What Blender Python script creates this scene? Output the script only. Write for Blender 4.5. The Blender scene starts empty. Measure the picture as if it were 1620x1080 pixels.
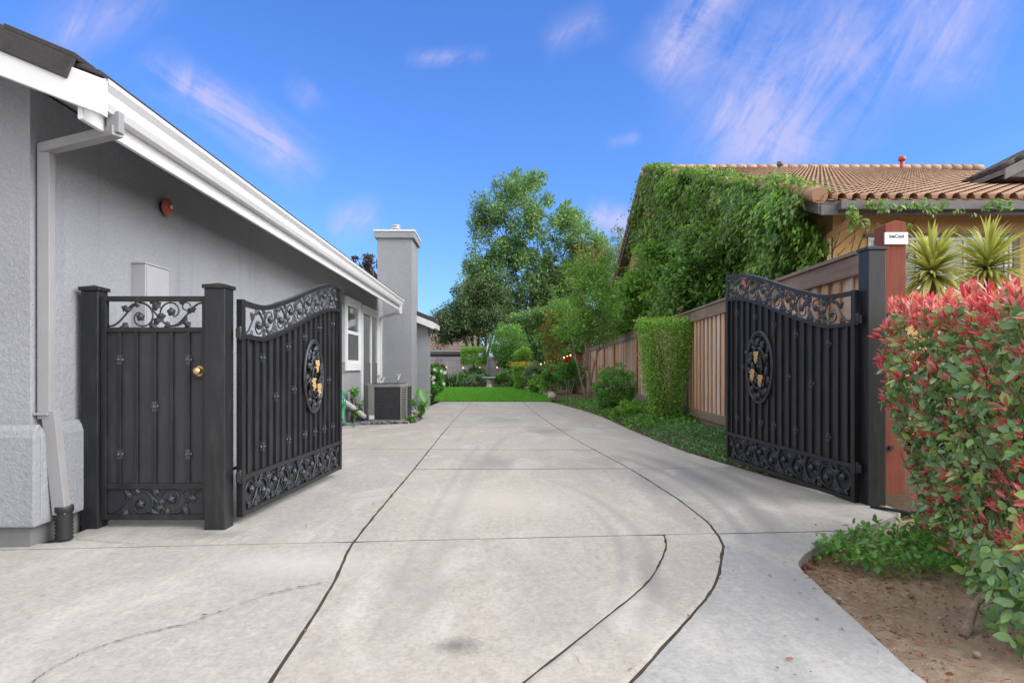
import bpy, bmesh, math, random
import numpy as np
from mathutils import Vector, Matrix, noise
R = math.radians
rng = np.random.default_rng(7)
random.seed(7)
SC = bpy.context.scene
COL = SC.collection

# ---------------------------------------------------------------- camera
F, CX, HY, CH = 1050.0, 810.0, 580.0, 1.15          # focal length in photo pixels, centre, horizon, eye height
cam_d = bpy.data.cameras.new('camera')
cam_d.sensor_width = 36.0
cam_d.lens = 36.0 * F / 1620.0
cam_d.shift_y = 40.0 / 1620.0
cam_d.clip_end = 3000
cam = bpy.data.objects.new('camera', cam_d)
COL.objects.link(cam)
cam.location = (0, 0, CH)
cam.rotation_euler = (R(90), 0, 0)
SC.camera = cam

# ---------------------------------------------------------------- exposure, sun, sky
SC.view_settings.view_transform = 'Standard'
SC.view_settings.look = 'None'
SC.view_settings.exposure = 0.95
SC.view_settings.gamma = 1.0
SUN_EL, SUN_AZ = 38.0, 112.0          # azimuth clockwise from +Y (north): behind the camera, to its right, behind thin cloud
sun_d = bpy.data.lights.new('sun', 'SUN')
sun_d.energy = 1.5
sun_d.angle = R(45)
sun_d.color = (1.0, 0.95, 0.88)
sun = bpy.data.objects.new('sun', sun_d)
COL.objects.link(sun)
sun.rotation_euler = (R(90 - SUN_EL), 0, R(180 - SUN_AZ))
sun.location = (0, -20, 30)

class NT:
    """short-hand for building node trees"""
    def __init__(self, tree):
        self.t = tree
    def n(self, kind, inp=None, **attr):
        nd = self.t.nodes.new(kind)
        for k, v in attr.items():
            setattr(nd, k, v)
        for k, v in (inp or {}).items():
            self.set(nd, k, v)
        return nd
    def set(self, nd, k, v):
        s = nd.inputs[k]
        if isinstance(v, bpy.types.NodeSocket):
            self.t.links.new(v, s)
        elif isinstance(v, bpy.types.Node):
            self.t.links.new(v.outputs[0], s)
        else:
            s.default_value = v
    def m(self, op, a, b=0.0, c=0.0, clamp=False):
        nd = self.t.nodes.new('ShaderNodeMath'); nd.operation = op; nd.use_clamp = clamp
        for i, v in enumerate((a, b, c)):
            self.set(nd, i, v)
        return nd.outputs[0]
    def ramp(self, fac, stops, mode='LINEAR'):
        nd = self.t.nodes.new('ShaderNodeValToRGB'); cr = nd.color_ramp; cr.interpolation = mode
        while len(cr.elements) < len(stops):
            cr.elements.new(0.5)
        for e, (p, c) in zip(cr.elements, stops):
            e.position = p
            e.color = (*c, 1) if hasattr(c, '__len__') else (c, c, c, 1)
        self.set(nd, 0, fac)
        return nd.outputs[0]
    def mix(self, fac, a, b, blend='MIX'):
        nd = self.t.nodes.new('ShaderNodeMix'); nd.data_type = 'RGBA'; nd.blend_type = blend
        nd.clamp_factor = True
        for s, v in ((nd.inputs[0], fac), (nd.inputs[6], a), (nd.inputs[7], b)):
            if isinstance(v, bpy.types.NodeSocket): self.t.links.new(v, s)
            elif hasattr(v, '__len__'): s.default_value = (*v, 1) if len(v) == 3 else v
            else: s.default_value = v
        return nd.outputs[2]
    def noise(self, vec, scale, detail=4.0, rough=0.55, dist=0.0, out=0):
        nd = self.n('ShaderNodeTexNoise', {'Scale': scale, 'Detail': detail, 'Roughness': rough, 'Distortion': dist})
        if vec is not None: self.set(nd, 'Vector', vec)
        return nd.outputs[out]
    def mapping(self, vec, scale=(1, 1, 1), rot=(0, 0, 0), loc=(0, 0, 0)):
        nd = self.n('ShaderNodeMapping'); self.set(nd, 'Vector', vec)
        nd.inputs['Scale'].default_value = scale; nd.inputs['Rotation'].default_value = rot; nd.inputs['Location'].default_value = loc
        return nd.outputs[0]

def scalec(c, k):
    return tuple(x * k for x in c)
def build_world():
    w = bpy.data.worlds.new('World'); SC.world = w; w.use_nodes = True
    w.node_tree.nodes.clear()
    T = NT(w.node_tree)
    sky = T.n('ShaderNodeTexSky', sky_type='NISHITA', sun_disc=False)
    sky.sun_elevation = R(SUN_EL); sky.sun_rotation = R(SUN_AZ)
    sky.air_density = 1.3; sky.dust_density = 0.3; sky.ozone_density = 3.5
    tc = T.n('ShaderNodeTexCoord')
    d = T.n('ShaderNodeSeparateXYZ', {0: tc.outputs['Generated']})
    X, Y, Z = d.outputs
    # clouds: thin lilac wisps in the open northern sky, a broken pale deck added out of view overhead, beside and behind as fill light
    ysafe = T.m('MAXIMUM', Y, 0.08)
    u = T.m('DIVIDE', X, ysafe); v = T.m('DIVIDE', Z, ysafe)
    uv = T.n('ShaderNodeCombineXYZ', {0: u, 1: v, 2: 0.0}).outputs[0]
    warp = T.noise(uv, 3.2, 5, 0.6)
    fibre = {a: T.noise(T.mapping(T.mapping(uv, rot=(0, 0, R(-a))), (2.0, 9.0, 1.0), loc=(a * .1, 0, 0)), 2.4, 8, 0.66, 0.7) for a in (58, -34)}
    puff = T.noise(uv, 7.0, 9, 0.74, 0.8)
    def streak(x0, y0, x1, y1, width, power, fa=58):
        fine = fibre[fa]
        a = ((x0 - CX) / F, (HY - y0) / F); b = ((x1 - CX) / F, (HY - y1) / F)
        L = math.hypot(b[0] - a[0], b[1] - a[1]); dx, dy = (b[0] - a[0]) / L, (b[1] - a[1]) / L
        uu = T.m('SUBTRACT', u, a[0]); vv = T.m('SUBTRACT', v, a[1])
        t = T.m('ADD', T.m('MULTIPLY', uu, dx), T.m('MULTIPLY', vv, dy))
        s = T.m('ADD', T.m('MULTIPLY', uu, -dy), T.m('MULTIPLY', vv, dx))
        s = T.m('ADD', s, T.m('MULTIPLY', T.m('SUBTRACT', warp, 0.5), width * 2.2))
        across = T.m('POWER', T.m('SUBTRACT', 1.0, T.m('DIVIDE', T.m('ABSOLUTE', s), width * 1.35), clamp=True), 1.3)
        th = T.m('DIVIDE', t, L)
        along = T.m('MULTIPLY', T.m('MULTIPLY', T.m('ADD', th, 0.12), 3.0, clamp=True), T.m('MULTIPLY', T.m('SUBTRACT', 1.15, th), 3.0, clamp=True))
        g = T.m('MULTIPLY', across, along)
        tex = T.m('ADD', T.m('MULTIPLY', fine, 1.7), T.m('MULTIPLY', puff, 1.3))
        tex = T.m('SUBTRACT', tex, 1.12, clamp=True)
        return T.m('MULTIPLY', T.m('MULTIPLY', g, tex), power)
    parts = [streak(1120, 250, 1560, -60, 0.12, 1.05), streak(1045, 120, 1200, -70, 0.055, 1.4),
             streak(1120, 190, 1290, 255, 0.06, 0.9),
             streak(240, 95, 480, 260, 0.036, 1.6, -34), streak(60, 60, 260, -60, 0.06, 0.7),
             streak(650, 95, 760, 88, 0.014, 0.8), streak(520, 350, 600, 335, 0.03, 1.0),
             streak(930, 335, 1000, 360, 0.025, 1.8), streak(470, 170, 500, 140, 0.03, 0.45),
             streak(960, 225, 1010, 214, 0.012, 0.6), streak(860, 60, 960, 30, 0.03, 0.6)]
    wisps = parts[0]
    for p in parts[1:]:
        wisps = T.m('ADD', wisps, p)
    north = T.m('MULTIPLY', T.m('SUBTRACT', Y, 0.05), 6.0, clamp=True)
    wisps = T.m('MULTIPLY', wisps, north)
    wisps = T.m('MINIMUM', wisps, 0.66)
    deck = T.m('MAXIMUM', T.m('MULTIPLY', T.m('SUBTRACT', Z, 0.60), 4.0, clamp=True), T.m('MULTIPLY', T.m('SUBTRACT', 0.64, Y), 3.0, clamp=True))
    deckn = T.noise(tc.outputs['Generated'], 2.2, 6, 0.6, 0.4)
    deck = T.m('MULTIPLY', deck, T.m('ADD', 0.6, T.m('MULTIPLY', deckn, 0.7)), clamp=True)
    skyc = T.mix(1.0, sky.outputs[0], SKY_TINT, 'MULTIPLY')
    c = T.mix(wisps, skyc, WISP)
    deckc = T.mix(T.m('MAXIMUM', Z, 0.0), scalec(FILL_DECK, 1.35 * FILL_DECKK), scalec(FILL_DECK, 0.75 * FILL_DECKK))
    dk = T.m('ADD', T.m('ADD', 0.97, T.m('MULTIPLY', X, 0.62)), T.m('MULTIPLY', Y, 0.34))   # weighted brighter east, dimmer south, to fill the side walls
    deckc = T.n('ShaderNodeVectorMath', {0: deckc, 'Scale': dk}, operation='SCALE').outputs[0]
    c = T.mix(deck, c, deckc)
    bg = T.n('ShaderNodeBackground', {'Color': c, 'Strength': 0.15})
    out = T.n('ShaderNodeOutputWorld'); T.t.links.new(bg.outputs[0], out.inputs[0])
SKY_TINT = (0.28, 0.44, 0.78)
WISP = (2.35, 2.2, 3.2)
FILL_DECK = (0.90, 0.885, 0.885)
FILL_DECKK = 9.5
build_world()

# ---------------------------------------------------------------- pixel / ground helpers (each thing is placed at its own measured distance)
def at(px, py, y):
    return Vector(((px - CX) * y / F, y, CH + (HY - py) * y / F))
def gx(px, y):
    return (px - CX) * y / F
def gz(py, y):
    return CH + (HY - py) * y / F
def lerp(a, b, t):
    return a + (b - a) * t
def interp(tab, v):
    """monotone cubic through the table points, so curved joints and edges stay smooth"""
    n = len(tab)
    if v <= tab[0][0]: return tab[0][1]
    if v >= tab[-1][0]: return tab[-1][1]
    i = 0
    while tab[i + 1][0] < v: i += 1
    def dl(k): return (tab[k + 1][1] - tab[k][1]) / (tab[k + 1][0] - tab[k][0])
    def tg(k):
        if k == 0 or k == n - 1: return dl(0) if k == 0 else dl(n - 2)
        a, b = dl(k - 1), dl(k)
        return 0.0 if a * b <= 0 else 2 * a * b / (a + b)
    x0, y0 = tab[i]; x1, y1 = tab[i + 1]; h = x1 - x0; t = (v - x0) / h
    return (2 * t**3 - 3 * t**2 + 1) * y0 + (t**3 - 2 * t**2 + t) * h * tg(i) + (-2 * t**3 + 3 * t**2) * y1 + (t**3 - t**2) * h * tg(i + 1)

# ---------------------------------------------------------------- materials
MATS = {}
def new_mat(name):
    m = bpy.data.materials.new(name); m.use_nodes = True; m.node_tree.nodes.clear()
    T = NT(m.node_tree)
    out = T.n('ShaderNodeOutputMaterial')
    MATS[name] = m
    return m, T, out
def finish(T, out, color, rough=0.6, bump=None, bstr=0.3, bdist=0.01, metal=0.0, spec=0.4, extra=None):
    b = T.n('ShaderNodeBsdfPrincipled', {'Base Color': color if isinstance(color, bpy.types.NodeSocket) else (*color, 1), 'Roughness': rough, 'Metallic': metal})
    b.inputs['Specular IOR Level'].default_value = spec
    if bump is not None:
        bn = T.n('ShaderNodeBump', {'Strength': bstr, 'Distance': bdist, 'Height': bump})
        T.t.links.new(bn.outputs[0], b.inputs['Normal'])
    for k, v in (extra or {}).items():
        T.set(b, k, v)
    T.t.links.new(b.outputs[0], out.inputs[0])
    return b
def geo_rand(T):
    return T.n('ShaderNodeNewGeometry').outputs['Random Per Island']
def objco(T):
    return T.n('ShaderNodeTexCoord').outputs['Object']
def scalec(c, k):
    return tuple(min(1, x * k) for x in c)

def mat_plain(name, c, rough=0.5, metal=0.0, var=0.12, scale=6.0, bstr=0.12, spec=0.4):
    m, T, out = new_mat(name); co = objco(T)
    n = T.noise(co, scale, 5, 0.6)
    col = T.ramp(n, [(0.3, scalec(c, 1 - var)), (0.7, scalec(c, 1 + var))])
    r = T.m('ADD', rough - 0.08, T.m('MULTIPLY', T.noise(co, scale * 3.1, 4), 0.16))
    finish(T, out, col, r, T.noise(co, 90, 3), bstr, 0.004, metal, spec)
    return m
def mat_stucco(name, c, warm=0.0):
    m, T, out = new_mat(name); co = objco(T)
    n1 = T.noise(co, 0.9, 5, 0.6); n2 = T.noise(co, 55, 4, 0.7)
    col = T.ramp(n1, [(0.25, scalec(c, 0.88)), (0.5, c), (0.8, scalec(c, 1.1))])
    col = T.mix(T.m('MULTIPLY', T.m('SUBTRACT', n2, 0.45), 1.4, clamp=True), col, scalec(c, 1.45))
    col = T.mix(T.m('MULTIPLY', T.m('SUBTRACT', 0.42, n2), 2.2, clamp=True), col, scalec(c, 0.6))
    streak = T.noise(T.mapping(co, (2.5, 2.5, 0.22)), 2.0, 5, 0.65)
    col = T.mix(T.m('MULTIPLY', T.m('SUBTRACT', streak, 0.56), 2.2, clamp=True), col, scalec(c, 0.72))
    h = T.m('ADD', T.m('MULTIPLY', n2, 0.6), T.m('MULTIPLY', T.noise(co, 24, 3, 0.5, 0.6), 0.7))
    finish(T, out, col, 0.88, h, 0.85, 0.013, spec=0.2)
    return m
def mat_concrete(name, stops, warm):
    m, T, out = new_mat(name); co = objco(T)
    isl = geo_rand(T)
    base = T.ramp(isl, stops)
    big = T.noise(co, 0.55, 6, 0.62, 0.5); mid = T.noise(T.mapping(co, (1, 0.45, 1)), 2.3, 6, 0.65, 0.7); fine = T.noise(co, 38, 5, 0.75); micro = T.noise(co, 260, 2, 0.8)
    col = T.mix(T.ramp(big, [(0.35, 0.0), (0.65, 0.75)]), base, warm)
    grain = T.noise(T.mapping(co, (1, 0.6, 1)), 21, 6, 0.8, 0.5)
    col = T.mix(T.ramp(grain, [(0.36, 0.5), (0.52, 0.0)]), col, (0.225, 0.213, 0.20))
    col = T.mix(T.ramp(grain, [(0.52, 0.0), (0.68, 0.55)]), col, (0.42, 0.405, 0.375))
    col = T.mix(T.ramp(mid, [(0.50, 0.0), (0.70, 0.7)]), col, (0.44, 0.43, 0.405))
    col = T.mix(T.ramp(T.noise(T.mapping(co, (1, 0.6, 1), loc=(9, 3, 0)), 1.3, 6, 0.7, 0.8), [(0.52, 0.0), (0.78, 0.5)]), col, (0.23, 0.225, 0.218))
    # tyre-dark traffic lanes that wander along the drive
    sx = T.n('ShaderNodeSeparateXYZ', {0: co}).outputs
    lane = T.noise(T.mapping(co, (2.6, 0.28, 1), (0, 0, R(-8))), 1.0, 5, 0.6, 0.4)
    col = T.mix(T.ramp(lane, [(0.54, 0.0), (0.74, 0.38)]), col, (0.225, 0.222, 0.222))
    col = T.mix(T.ramp(fine, [(0.28, 0.6), (0.48, 0.0)]), col, (0.19, 0.18, 0.165))
    col = T.mix(T.ramp(fine, [(0.55, 0.0), (0.78, 0.5)]), col, (0.50, 0.485, 0.45))
    col = T.mix(T.ramp(micro, [(0.18, 0.5), (0.36, 0.0)]), col, (0.16, 0.15, 0.14))
    # explicit stains (ground coordinates)
    def spot(x, y, rx, ry, amt, c, col):
        du = T.m('DIVIDE', T.m('SUBTRACT', sx[0], x), rx); dv = T.m('DIVIDE', T.m('SUBTRACT', sx[1], y), ry)
        d = T.m('SQRT', T.m('ADD', T.m('MULTIPLY', du, du), T.m('MULTIPLY', dv, dv)))
        d = T.m('ADD', d, T.m('MULTIPLY', T.m('SUBTRACT', mid, 0.5), 1.6))
        d = T.m('ADD', d, T.m('MULTIPLY', T.m('SUBTRACT', fine, 0.5), 0.9))
        f = T.m('MULTIPLY', T.m('SUBTRACT', 1.0, d, clamp=True), amt)
        return T.mix(f, col, c)
    col = spot(-0.235, 2.74, 0.13, 0.11, 0.95, (0.13, 0.125, 0.122), col)
    col = spot(-0.30, 8.0, 0.35, 0.6, 0.7, (0.20, 0.195, 0.19), col)
    col = spot(1.35, 6.3, 0.25, 2.2, 0.75, (0.215, 0.215, 0.222), col)
    col = spot(1.9, 6.6, 0.22, 1.9, 0.7, (0.22, 0.22, 0.228), col)
    col = spot(1.55, 3.6, 0.3, 1.5, 0.7, (0.235, 0.24, 0.255), col)
    col = spot(0.75, 3.6, 0.10, 1.0, 0.6, (0.21, 0.206, 0.20), col)
    col = spot(0.7, 11.8, 0.5, 0.9, 0.75, (0.185, 0.18, 0.178), col)
    col = spot(-0.2, 14.5, 0.7, 1.0, 0.6, (0.205, 0.20, 0.195), col)
    col = spot(-0.55, 3.4, 0.28, 0.7, 0.5, (0.23, 0.222, 0.215), col)
    col = spot(-2.05, 4.55, 0.34, 0.17, 0.7, (0.16, 0.156, 0.15), col)
    col = spot(-1.25, 3.9, 0.6, 0.35, 0.6, (0.45, 0.44, 0.425), col)
    col = spot(-0.1, 5.8, 0.9, 0.9, 0.6, (0.44, 0.41, 0.365), col)
    def tyre(x0, yc, k, w, ylo, yhi, amt, col):     # rubber left by turning wheels
        dy = T.m('SUBTRACT', sx[1], yc)
        d = T.m('ABSOLUTE', T.m('SUBTRACT', sx[0], T.m('SUBTRACT', x0, T.m('MULTIPLY', T.m('MULTIPLY', dy, dy), k))))
        f = T.m('SUBTRACT', 1.0, T.m('DIVIDE', d, w), clamp=True)
        f = T.m('MULTIPLY', f, T.m('MULTIPLY', T.m('MULTIPLY', T.m('SUBTRACT', sx[1], ylo), 1.2, clamp=True), T.m('MULTIPLY', T.m('SUBTRACT', yhi, sx[1]), 0.8, clamp=True)))
        f = T.m('MULTIPLY', f, T.m('MULTIPLY', T.ramp(grain, [(0.3, 0.25), (0.62, 1.0)]), amt))
        return T.mix(f, col, (0.17, 0.17, 0.18))
    for q in ((1.98, 6.3, 0.055, 0.15, 4.0, 9.6, 0.75), (1.72, 6.1, 0.06, 0.07, 3.8, 9.0, 0.6), (0.86, 4.6, 0.10, 0.07, 2.6, 7.0, 0.5), (0.70, 4.6, 0.10, 0.05, 2.6, 6.0, 0.45), (2.3, 6.5, 0.06, 0.10, 4.8, 9.0, 0.5), (-0.45, 5.0, -0.01, 0.10, 2.6, 12.0, 0.3), (-0.62, 5.0, -0.006, 0.05, 2.8, 11.0, 0.3)):
        col = tyre(*q, col)
    h = T.m('ADD', T.m('MULTIPLY', fine, 0.5), T.m('MULTIPLY', micro, 0.5))
    finish(T, out, col, 0.86, h, 0.35, 0.004, spec=0.25)
    return m
def mat_wood(name, c1, c2, c3, axis='Z', rough=0.8):
    m, T, out = new_mat(name); co = objco(T)
    r = geo_rand(T)
    st = {'Z': (14, 14, 0.7), 'Y': (14, 0.7, 14), 'X': (0.7, 14, 14)}[axis]
    off = T.n('ShaderNodeCombineXYZ', {0: T.m('MULTIPLY', r, 31.0), 1: T.m('MULTIPLY', r, 17.0), 2: T.m('MULTIPLY', r, 53.0)}).outputs[0]
    v = T.n('ShaderNodeVectorMath', {0: co, 1: off}, operation='ADD').outputs[0]
    g = T.noise(T.mapping(v, st), 1.7, 7, 0.7, 0.5)
    base = T.ramp(r, [(0.0, c1), (0.3, c2), (0.5, scalec(c1, 0.62)), (0.68, (c2[0], c2[0] * .86, c2[0] * .76)), (1.0, c3)])
    col = T.mix(T.ramp(g, [(0.42, 0.0), (0.72, 0.65)]), base, scalec(c2, 0.42))
    blot = T.noise(v, 1.4, 5, 0.65)
    col = T.mix(T.ramp(blot, [(0.45, 0.0), (0.75, 0.65)]), col, scalec(c2, 0.72))
    blot2 = T.noise(T.mapping(v, loc=(5, 5, 5)), 2.1, 4, 0.6)
    col = T.mix(T.ramp(blot2, [(0.5, 0.0), (0.8, 0.6)]), col, scalec(c1, 1.25))
    finish(T, out, col, rough, g, 0.5, 0.006, spec=0.25)
    return m
LEAFK = {'grass_blades': 1.75, 'red_new_leaves': 1.15, 'striped_strap_leaves': 1.1, 'red_petals': 1, 'white_petals': 1, 'yellow_leaves': 1.2, 'dead_leaves': 1.2, 'rusty_leaves': 1.3, 'purple_leaves': 1.2, 'lily_leaves': 1.3, 'light_vine_leaves': 1.9, 'bright_round_leaves': 2.0, 'dark_tree_leaves': 1.8, 'tall_tree_leaves': 2.3, 'vine_leaves': 1.75, 'green_hedge_leaves': 2.35, 'ground_cover_leaves': 1.75, 'clipped_leaves': 2.1}
def mat_leaf(name, cols, rough=0.45, trans=0.4, spec=0.45):
    m, T, out = new_mat(name)
    cols = [scalec(c, LEAFK.get(name, 1.85)) for c in cols]
    r = geo_rand(T)
    stops = [(i / max(1, len(cols) - 1), c) for i, c in enumerate(cols)]
    col = T.ramp(r, stops)
    b = T.n('ShaderNodeBsdfPrincipled', {'Base Color': col, 'Roughness': rough}); b.inputs['Specular IOR Level'].default_value = spec
    tr = T.n('ShaderNodeBsdfTranslucent', {'Color': T.mix(1.0, col, (1.25, 1.3, 0.7), 'MULTIPLY')})
    mx = T.n('ShaderNodeMixShader', {0: trans}); T.t.links.new(b.outputs[0], mx.inputs[1]); T.t.links.new(tr.outputs[0], mx.inputs[2])
    T.t.links.new(mx.outputs[0], out.inputs[0])
    return m
def mat_bark(name, c):
    m, T, out = new_mat(name); co = objco(T)
    n = T.noise(T.mapping(co, (6, 6, 1.2)), 3, 6, 0.7, 0.5)
    finish(T, out, T.ramp(n, [(0.3, scalec(c, 0.5)), (0.7, scalec(c, 1.3))]), 0.9, n, 0.7, 0.02, spec=0.15)
    return m
def mat_soil(name, a, b, c):
    m, T, out = new_mat(name); co = objco(T)
    n1 = T.noise(co, 1.6, 6, 0.65, 0.4); n2 = T.noise(co, 22, 6, 0.75); n3 = T.noise(co, 120, 3, 0.8)
    col = T.ramp(n1, [(0.3, a), (0.7, b)])
    col = T.mix(T.ramp(n2, [(0.45, 0.0), (0.75, 0.8)]), col, c)
    col = T.mix(T.ramp(n3, [(0.6, 0.0), (0.8, 0.5)]), col, scalec(c, 1.6))
    col = T.mix(T.ramp(n3, [(0.2, 0.7), (0.4, 0.0)]), col, scalec(a, 0.35))
    finish(T, out, col, 0.95, T.m('ADD', n2, T.m('MULTIPLY', n3, 0.5)), 0.9, 0.03, spec=0.1)
    return m
def mat_tile(name, cols, rough=0.8):
    m, T, out = new_mat(name); co = objco(T)
    r = geo_rand(T)
    col = T.ramp(r, [(i / (len(cols) - 1), c) for i, c in enumerate(cols)])
    n = T.noise(co, 7, 6, 0.7)
    col = T.mix(T.ramp(n, [(0.5, 0.0), (0.8, 0.6)]), col, scalec(cols[0], 0.5))
    finish(T, out, col, rough, T.noise(co, 60, 4, 0.7), 0.35, 0.01, spec=0.2)
    return m
def mat_metal(name, c, rough=0.42):
    m, T, out = new_mat(name); co = objco(T)
    n = T.noise(co, 3.0, 6, 0.65); n2 = T.noise(co, 160, 2, 0.6); dust = T.noise(T.mapping(co, (9, 9, 1.5)), 2.0, 6, 0.7)
    col = T.ramp(n, [(0.3, scalec(c, 0.8)), (0.7, scalec(c, 1.25))])
    col = T.mix(T.ramp(dust, [(0.5, 0.0), (0.8, 0.34)]), col, (0.075, 0.073, 0.07))
    ro = T.m('ADD', rough - 0.1, T.m('MULTIPLY', dust, 0.28))
    finish(T, out, col, ro, n2, 0.1, 0.002, spec=0.5)
    return m
def mat_glass(name, c, rough=0.08):
    m, T, out = new_mat(name)
    co = objco(T)
    n = T.noise(co, 1.4, 3)
    finish(T, out, T.ramp(n, [(0.3, scalec(c, 0.7)), (0.7, scalec(c, 1.3))]), rough, spec=0.8, extra={'Coat Weight': 0.5})
    return m
def mat_glow(name, c, s):
    m, T, out = new_mat(name)
    e = T.n('ShaderNodeEmission', {'Color': (*c, 1), 'Strength': s}); T.t.links.new(e.outputs[0], out.inputs[0])
    return m

STUCCO = mat_stucco('grey_stucco', (0.27, 0.28, 0.305))
STUCCO_LOW = mat_stucco('grey_stucco_base', (0.25, 0.262, 0.288))
FOOT = mat_plain('grey_footing', (0.15, 0.152, 0.155), 0.85)
WHITE = mat_plain('white_paint', (0.65, 0.66, 0.68), 0.5, var=0.04)
SOFFIT = mat_plain('soffit_paint', (0.45, 0.45, 0.46), 0.8)
PIPE = mat_plain('grey_downspout_paint', (0.255, 0.255, 0.265), 0.5, var=0.05)
PANELG = mat_plain('light_grey_cabinet', (0.33, 0.335, 0.36), 0.5, var=0.05)
DARKTILE = mat_tile('charcoal_roof_tile', [(0.045, 0.043, 0.047), (0.065, 0.06, 0.063), (0.055, 0.05, 0.055)])
CONC = [mat_concrete('warm_concrete', [(0.0, (0.325, 0.308, 0.283)), (0.5, (0.345, 0.325, 0.297)), (1.0, (0.32, 0.306, 0.284))], (0.37, 0.338, 0.298)),
        mat_concrete('grey_concrete', [(0.0, (0.30, 0.295, 0.28)), (1.0, (0.325, 0.318, 0.30))], (0.335, 0.318, 0.29)),
        mat_concrete('cool_concrete', [(0.0, (0.275, 0.285, 0.295)), (1.0, (0.30, 0.305, 0.31))], (0.31, 0.31, 0.305)),
        mat_concrete('tan_concrete', [(0.0, (0.315, 0.294, 0.266)), (1.0, (0.34, 0.318, 0.288))], (0.365, 0.335, 0.298))]
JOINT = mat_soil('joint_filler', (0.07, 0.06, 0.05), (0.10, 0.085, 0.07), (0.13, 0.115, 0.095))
SOIL = mat_soil('garden_soil', (0.26, 0.19, 0.13), (0.36, 0.275, 0.20), (0.48, 0.39, 0.30))
BEDSOIL = mat_soil('bed_soil', (0.085, 0.06, 0.042), (0.12, 0.085, 0.06), (0.16, 0.12, 0.085))
BLACK = mat_metal('black_powder_coat', (0.0095, 0.0105, 0.013))
BLACKSHEET = mat_metal('black_sheet_metal', (0.021, 0.0225, 0.028), 0.42)
GLINT_STEEL = mat_plain('glint_pale_steel', (0.10, 0.105, 0.115), 0.28, 0.5, var=0.3, scale=40)  # collars paler than the gate iron: their glints put into the colour
CASTING = mat_metal('dark_cast_iron', (0.024, 0.027, 0.034), 0.3)
GOLD = mat_plain('gold_paint', (0.50, 0.33, 0.16), 0.4, 0.35, var=0.2)
BRASS = mat_plain('brass', (0.62, 0.45, 0.2), 0.25, 0.9, var=0.1)
FENCEW = mat_wood('weathered_fence_wood', (0.66, 0.35, 0.20), (0.66, 0.46, 0.325), (0.74, 0.53, 0.36))
RAILW = mat_wood('weathered_rail_wood', (0.32, 0.225, 0.165), (0.27, 0.20, 0.16), (0.37, 0.265, 0.195), 'Y')
POSTW = mat_wood('red_stained_wood', (0.26, 0.082, 0.055), (0.23, 0.072, 0.048), (0.29, 0.098, 0.066))
GREYFENCE = mat_wood('grey_fence_wood', (0.30, 0.295, 0.33), (0.32, 0.315, 0.35), (0.34, 0.335, 0.37))
YELLOW = mat_stucco('ochre_stucco', (0.55, 0.36, 0.17))
TERRA = mat_tile('terracotta_barrel_tile', [(0.38, 0.24, 0.155), (0.43, 0.275, 0.18), (0.50, 0.33, 0.22), (0.40, 0.25, 0.165), (0.48, 0.335, 0.23)])
PINKTILE = mat_tile('faded_roof_tile', [(0.24, 0.18, 0.155), (0.30, 0.22, 0.185)])
EAVE = mat_plain('grey_eave_paint', (0.13, 0.125, 0.13), 0.6)
GLASS = mat_glass('window_glass', (0.035, 0.05, 0.05))
SCREEN = mat_plain('window_screen', (0.09, 0.095, 0.10), 0.6, var=0.2, scale=2)
RED = mat_plain('faded_red_paint', (0.36, 0.075, 0.06), 0.45, var=0.15)
BLACKP = mat_plain('black_plastic', (0.018, 0.018, 0.02), 0.5)
ACGREY = mat_plain('unit_grey_paint', (0.19, 0.187, 0.183), 0.5, var=0.06)
ACDARK = mat_plain('unit_coil_dark', (0.03, 0.031, 0.035), 0.6, var=0.4, scale=9)
SILVER = mat_plain('silver_wrap', (0.55, 0.55, 0.56), 0.35, 0.3, var=0.15, scale=14)
GREENP = mat_plain('green_hose_plastic', (0.04, 0.28, 0.16), 0.4)
PEBBLE = mat_tile('dark_river_pebbles', [(0.05, 0.055, 0.065), (0.10, 0.105, 0.115), (0.2, 0.2, 0.21), (0.07, 0.07, 0.08)], 0.6)
STONE = mat_plain('edging_stone', (0.36, 0.29, 0.22), 0.85, var=0.3, scale=5)
STONEG = mat_plain('pale_stone', (0.42, 0.43, 0.42), 0.85, var=0.2, scale=5)
SIGNW = mat_plain('white_sign_plastic', (0.8, 0.81, 0.84), 0.4, var=0.02)
SIGNT = mat_plain('teal_sign_ink', (0.03, 0.13, 0.12), 0.5, var=0.02)
TURF = mat_soil('turf', (0.035, 0.105, 0.012), (0.06, 0.16, 0.02), (0.09, 0.2, 0.03))
BULB = mat_glow('warm_bulb', (1.0, 0.52, 0.2), 2.2)
L_GRASS = mat_leaf('grass_blades', [(0.05, 0.16, 0.015), (0.085, 0.24, 0.03), (0.12, 0.29, 0.04)], 0.6)
L_VINE = mat_leaf('vine_leaves', [(0.035, 0.085, 0.018), (0.055, 0.13, 0.028), (0.09, 0.18, 0.035), (0.14, 0.24, 0.055), (0.10, 0.115, 0.03), (0.045, 0.10, 0.022)], 0.38)
L_VINE2 = mat_leaf('light_vine_leaves', [(0.065, 0.145, 0.025), (0.10, 0.20, 0.035), (0.16, 0.27, 0.05)], 0.42)
L_TREE = mat_leaf('tall_tree_leaves', [(0.045, 0.085, 0.03), (0.068, 0.125, 0.042), (0.10, 0.168, 0.06)], 0.5, 0.3)
L_DARK = mat_leaf('dark_tree_leaves', [(0.025, 0.05, 0.018), (0.045, 0.08, 0.03), (0.07, 0.11, 0.045)], 0.5, 0.25)
L_ROUND = mat_leaf('bright_round_leaves', [(0.04, 0.10, 0.022), (0.065, 0.15, 0.032), (0.10, 0.20, 0.05)], 0.5, 0.3)
L_MYRT = mat_leaf('myrtle_leaves', [(0.04, 0.11, 0.025), (0.07, 0.17, 0.03), (0.12, 0.23, 0.045), (0.20, 0.26, 0.05)], 0.45)
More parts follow.
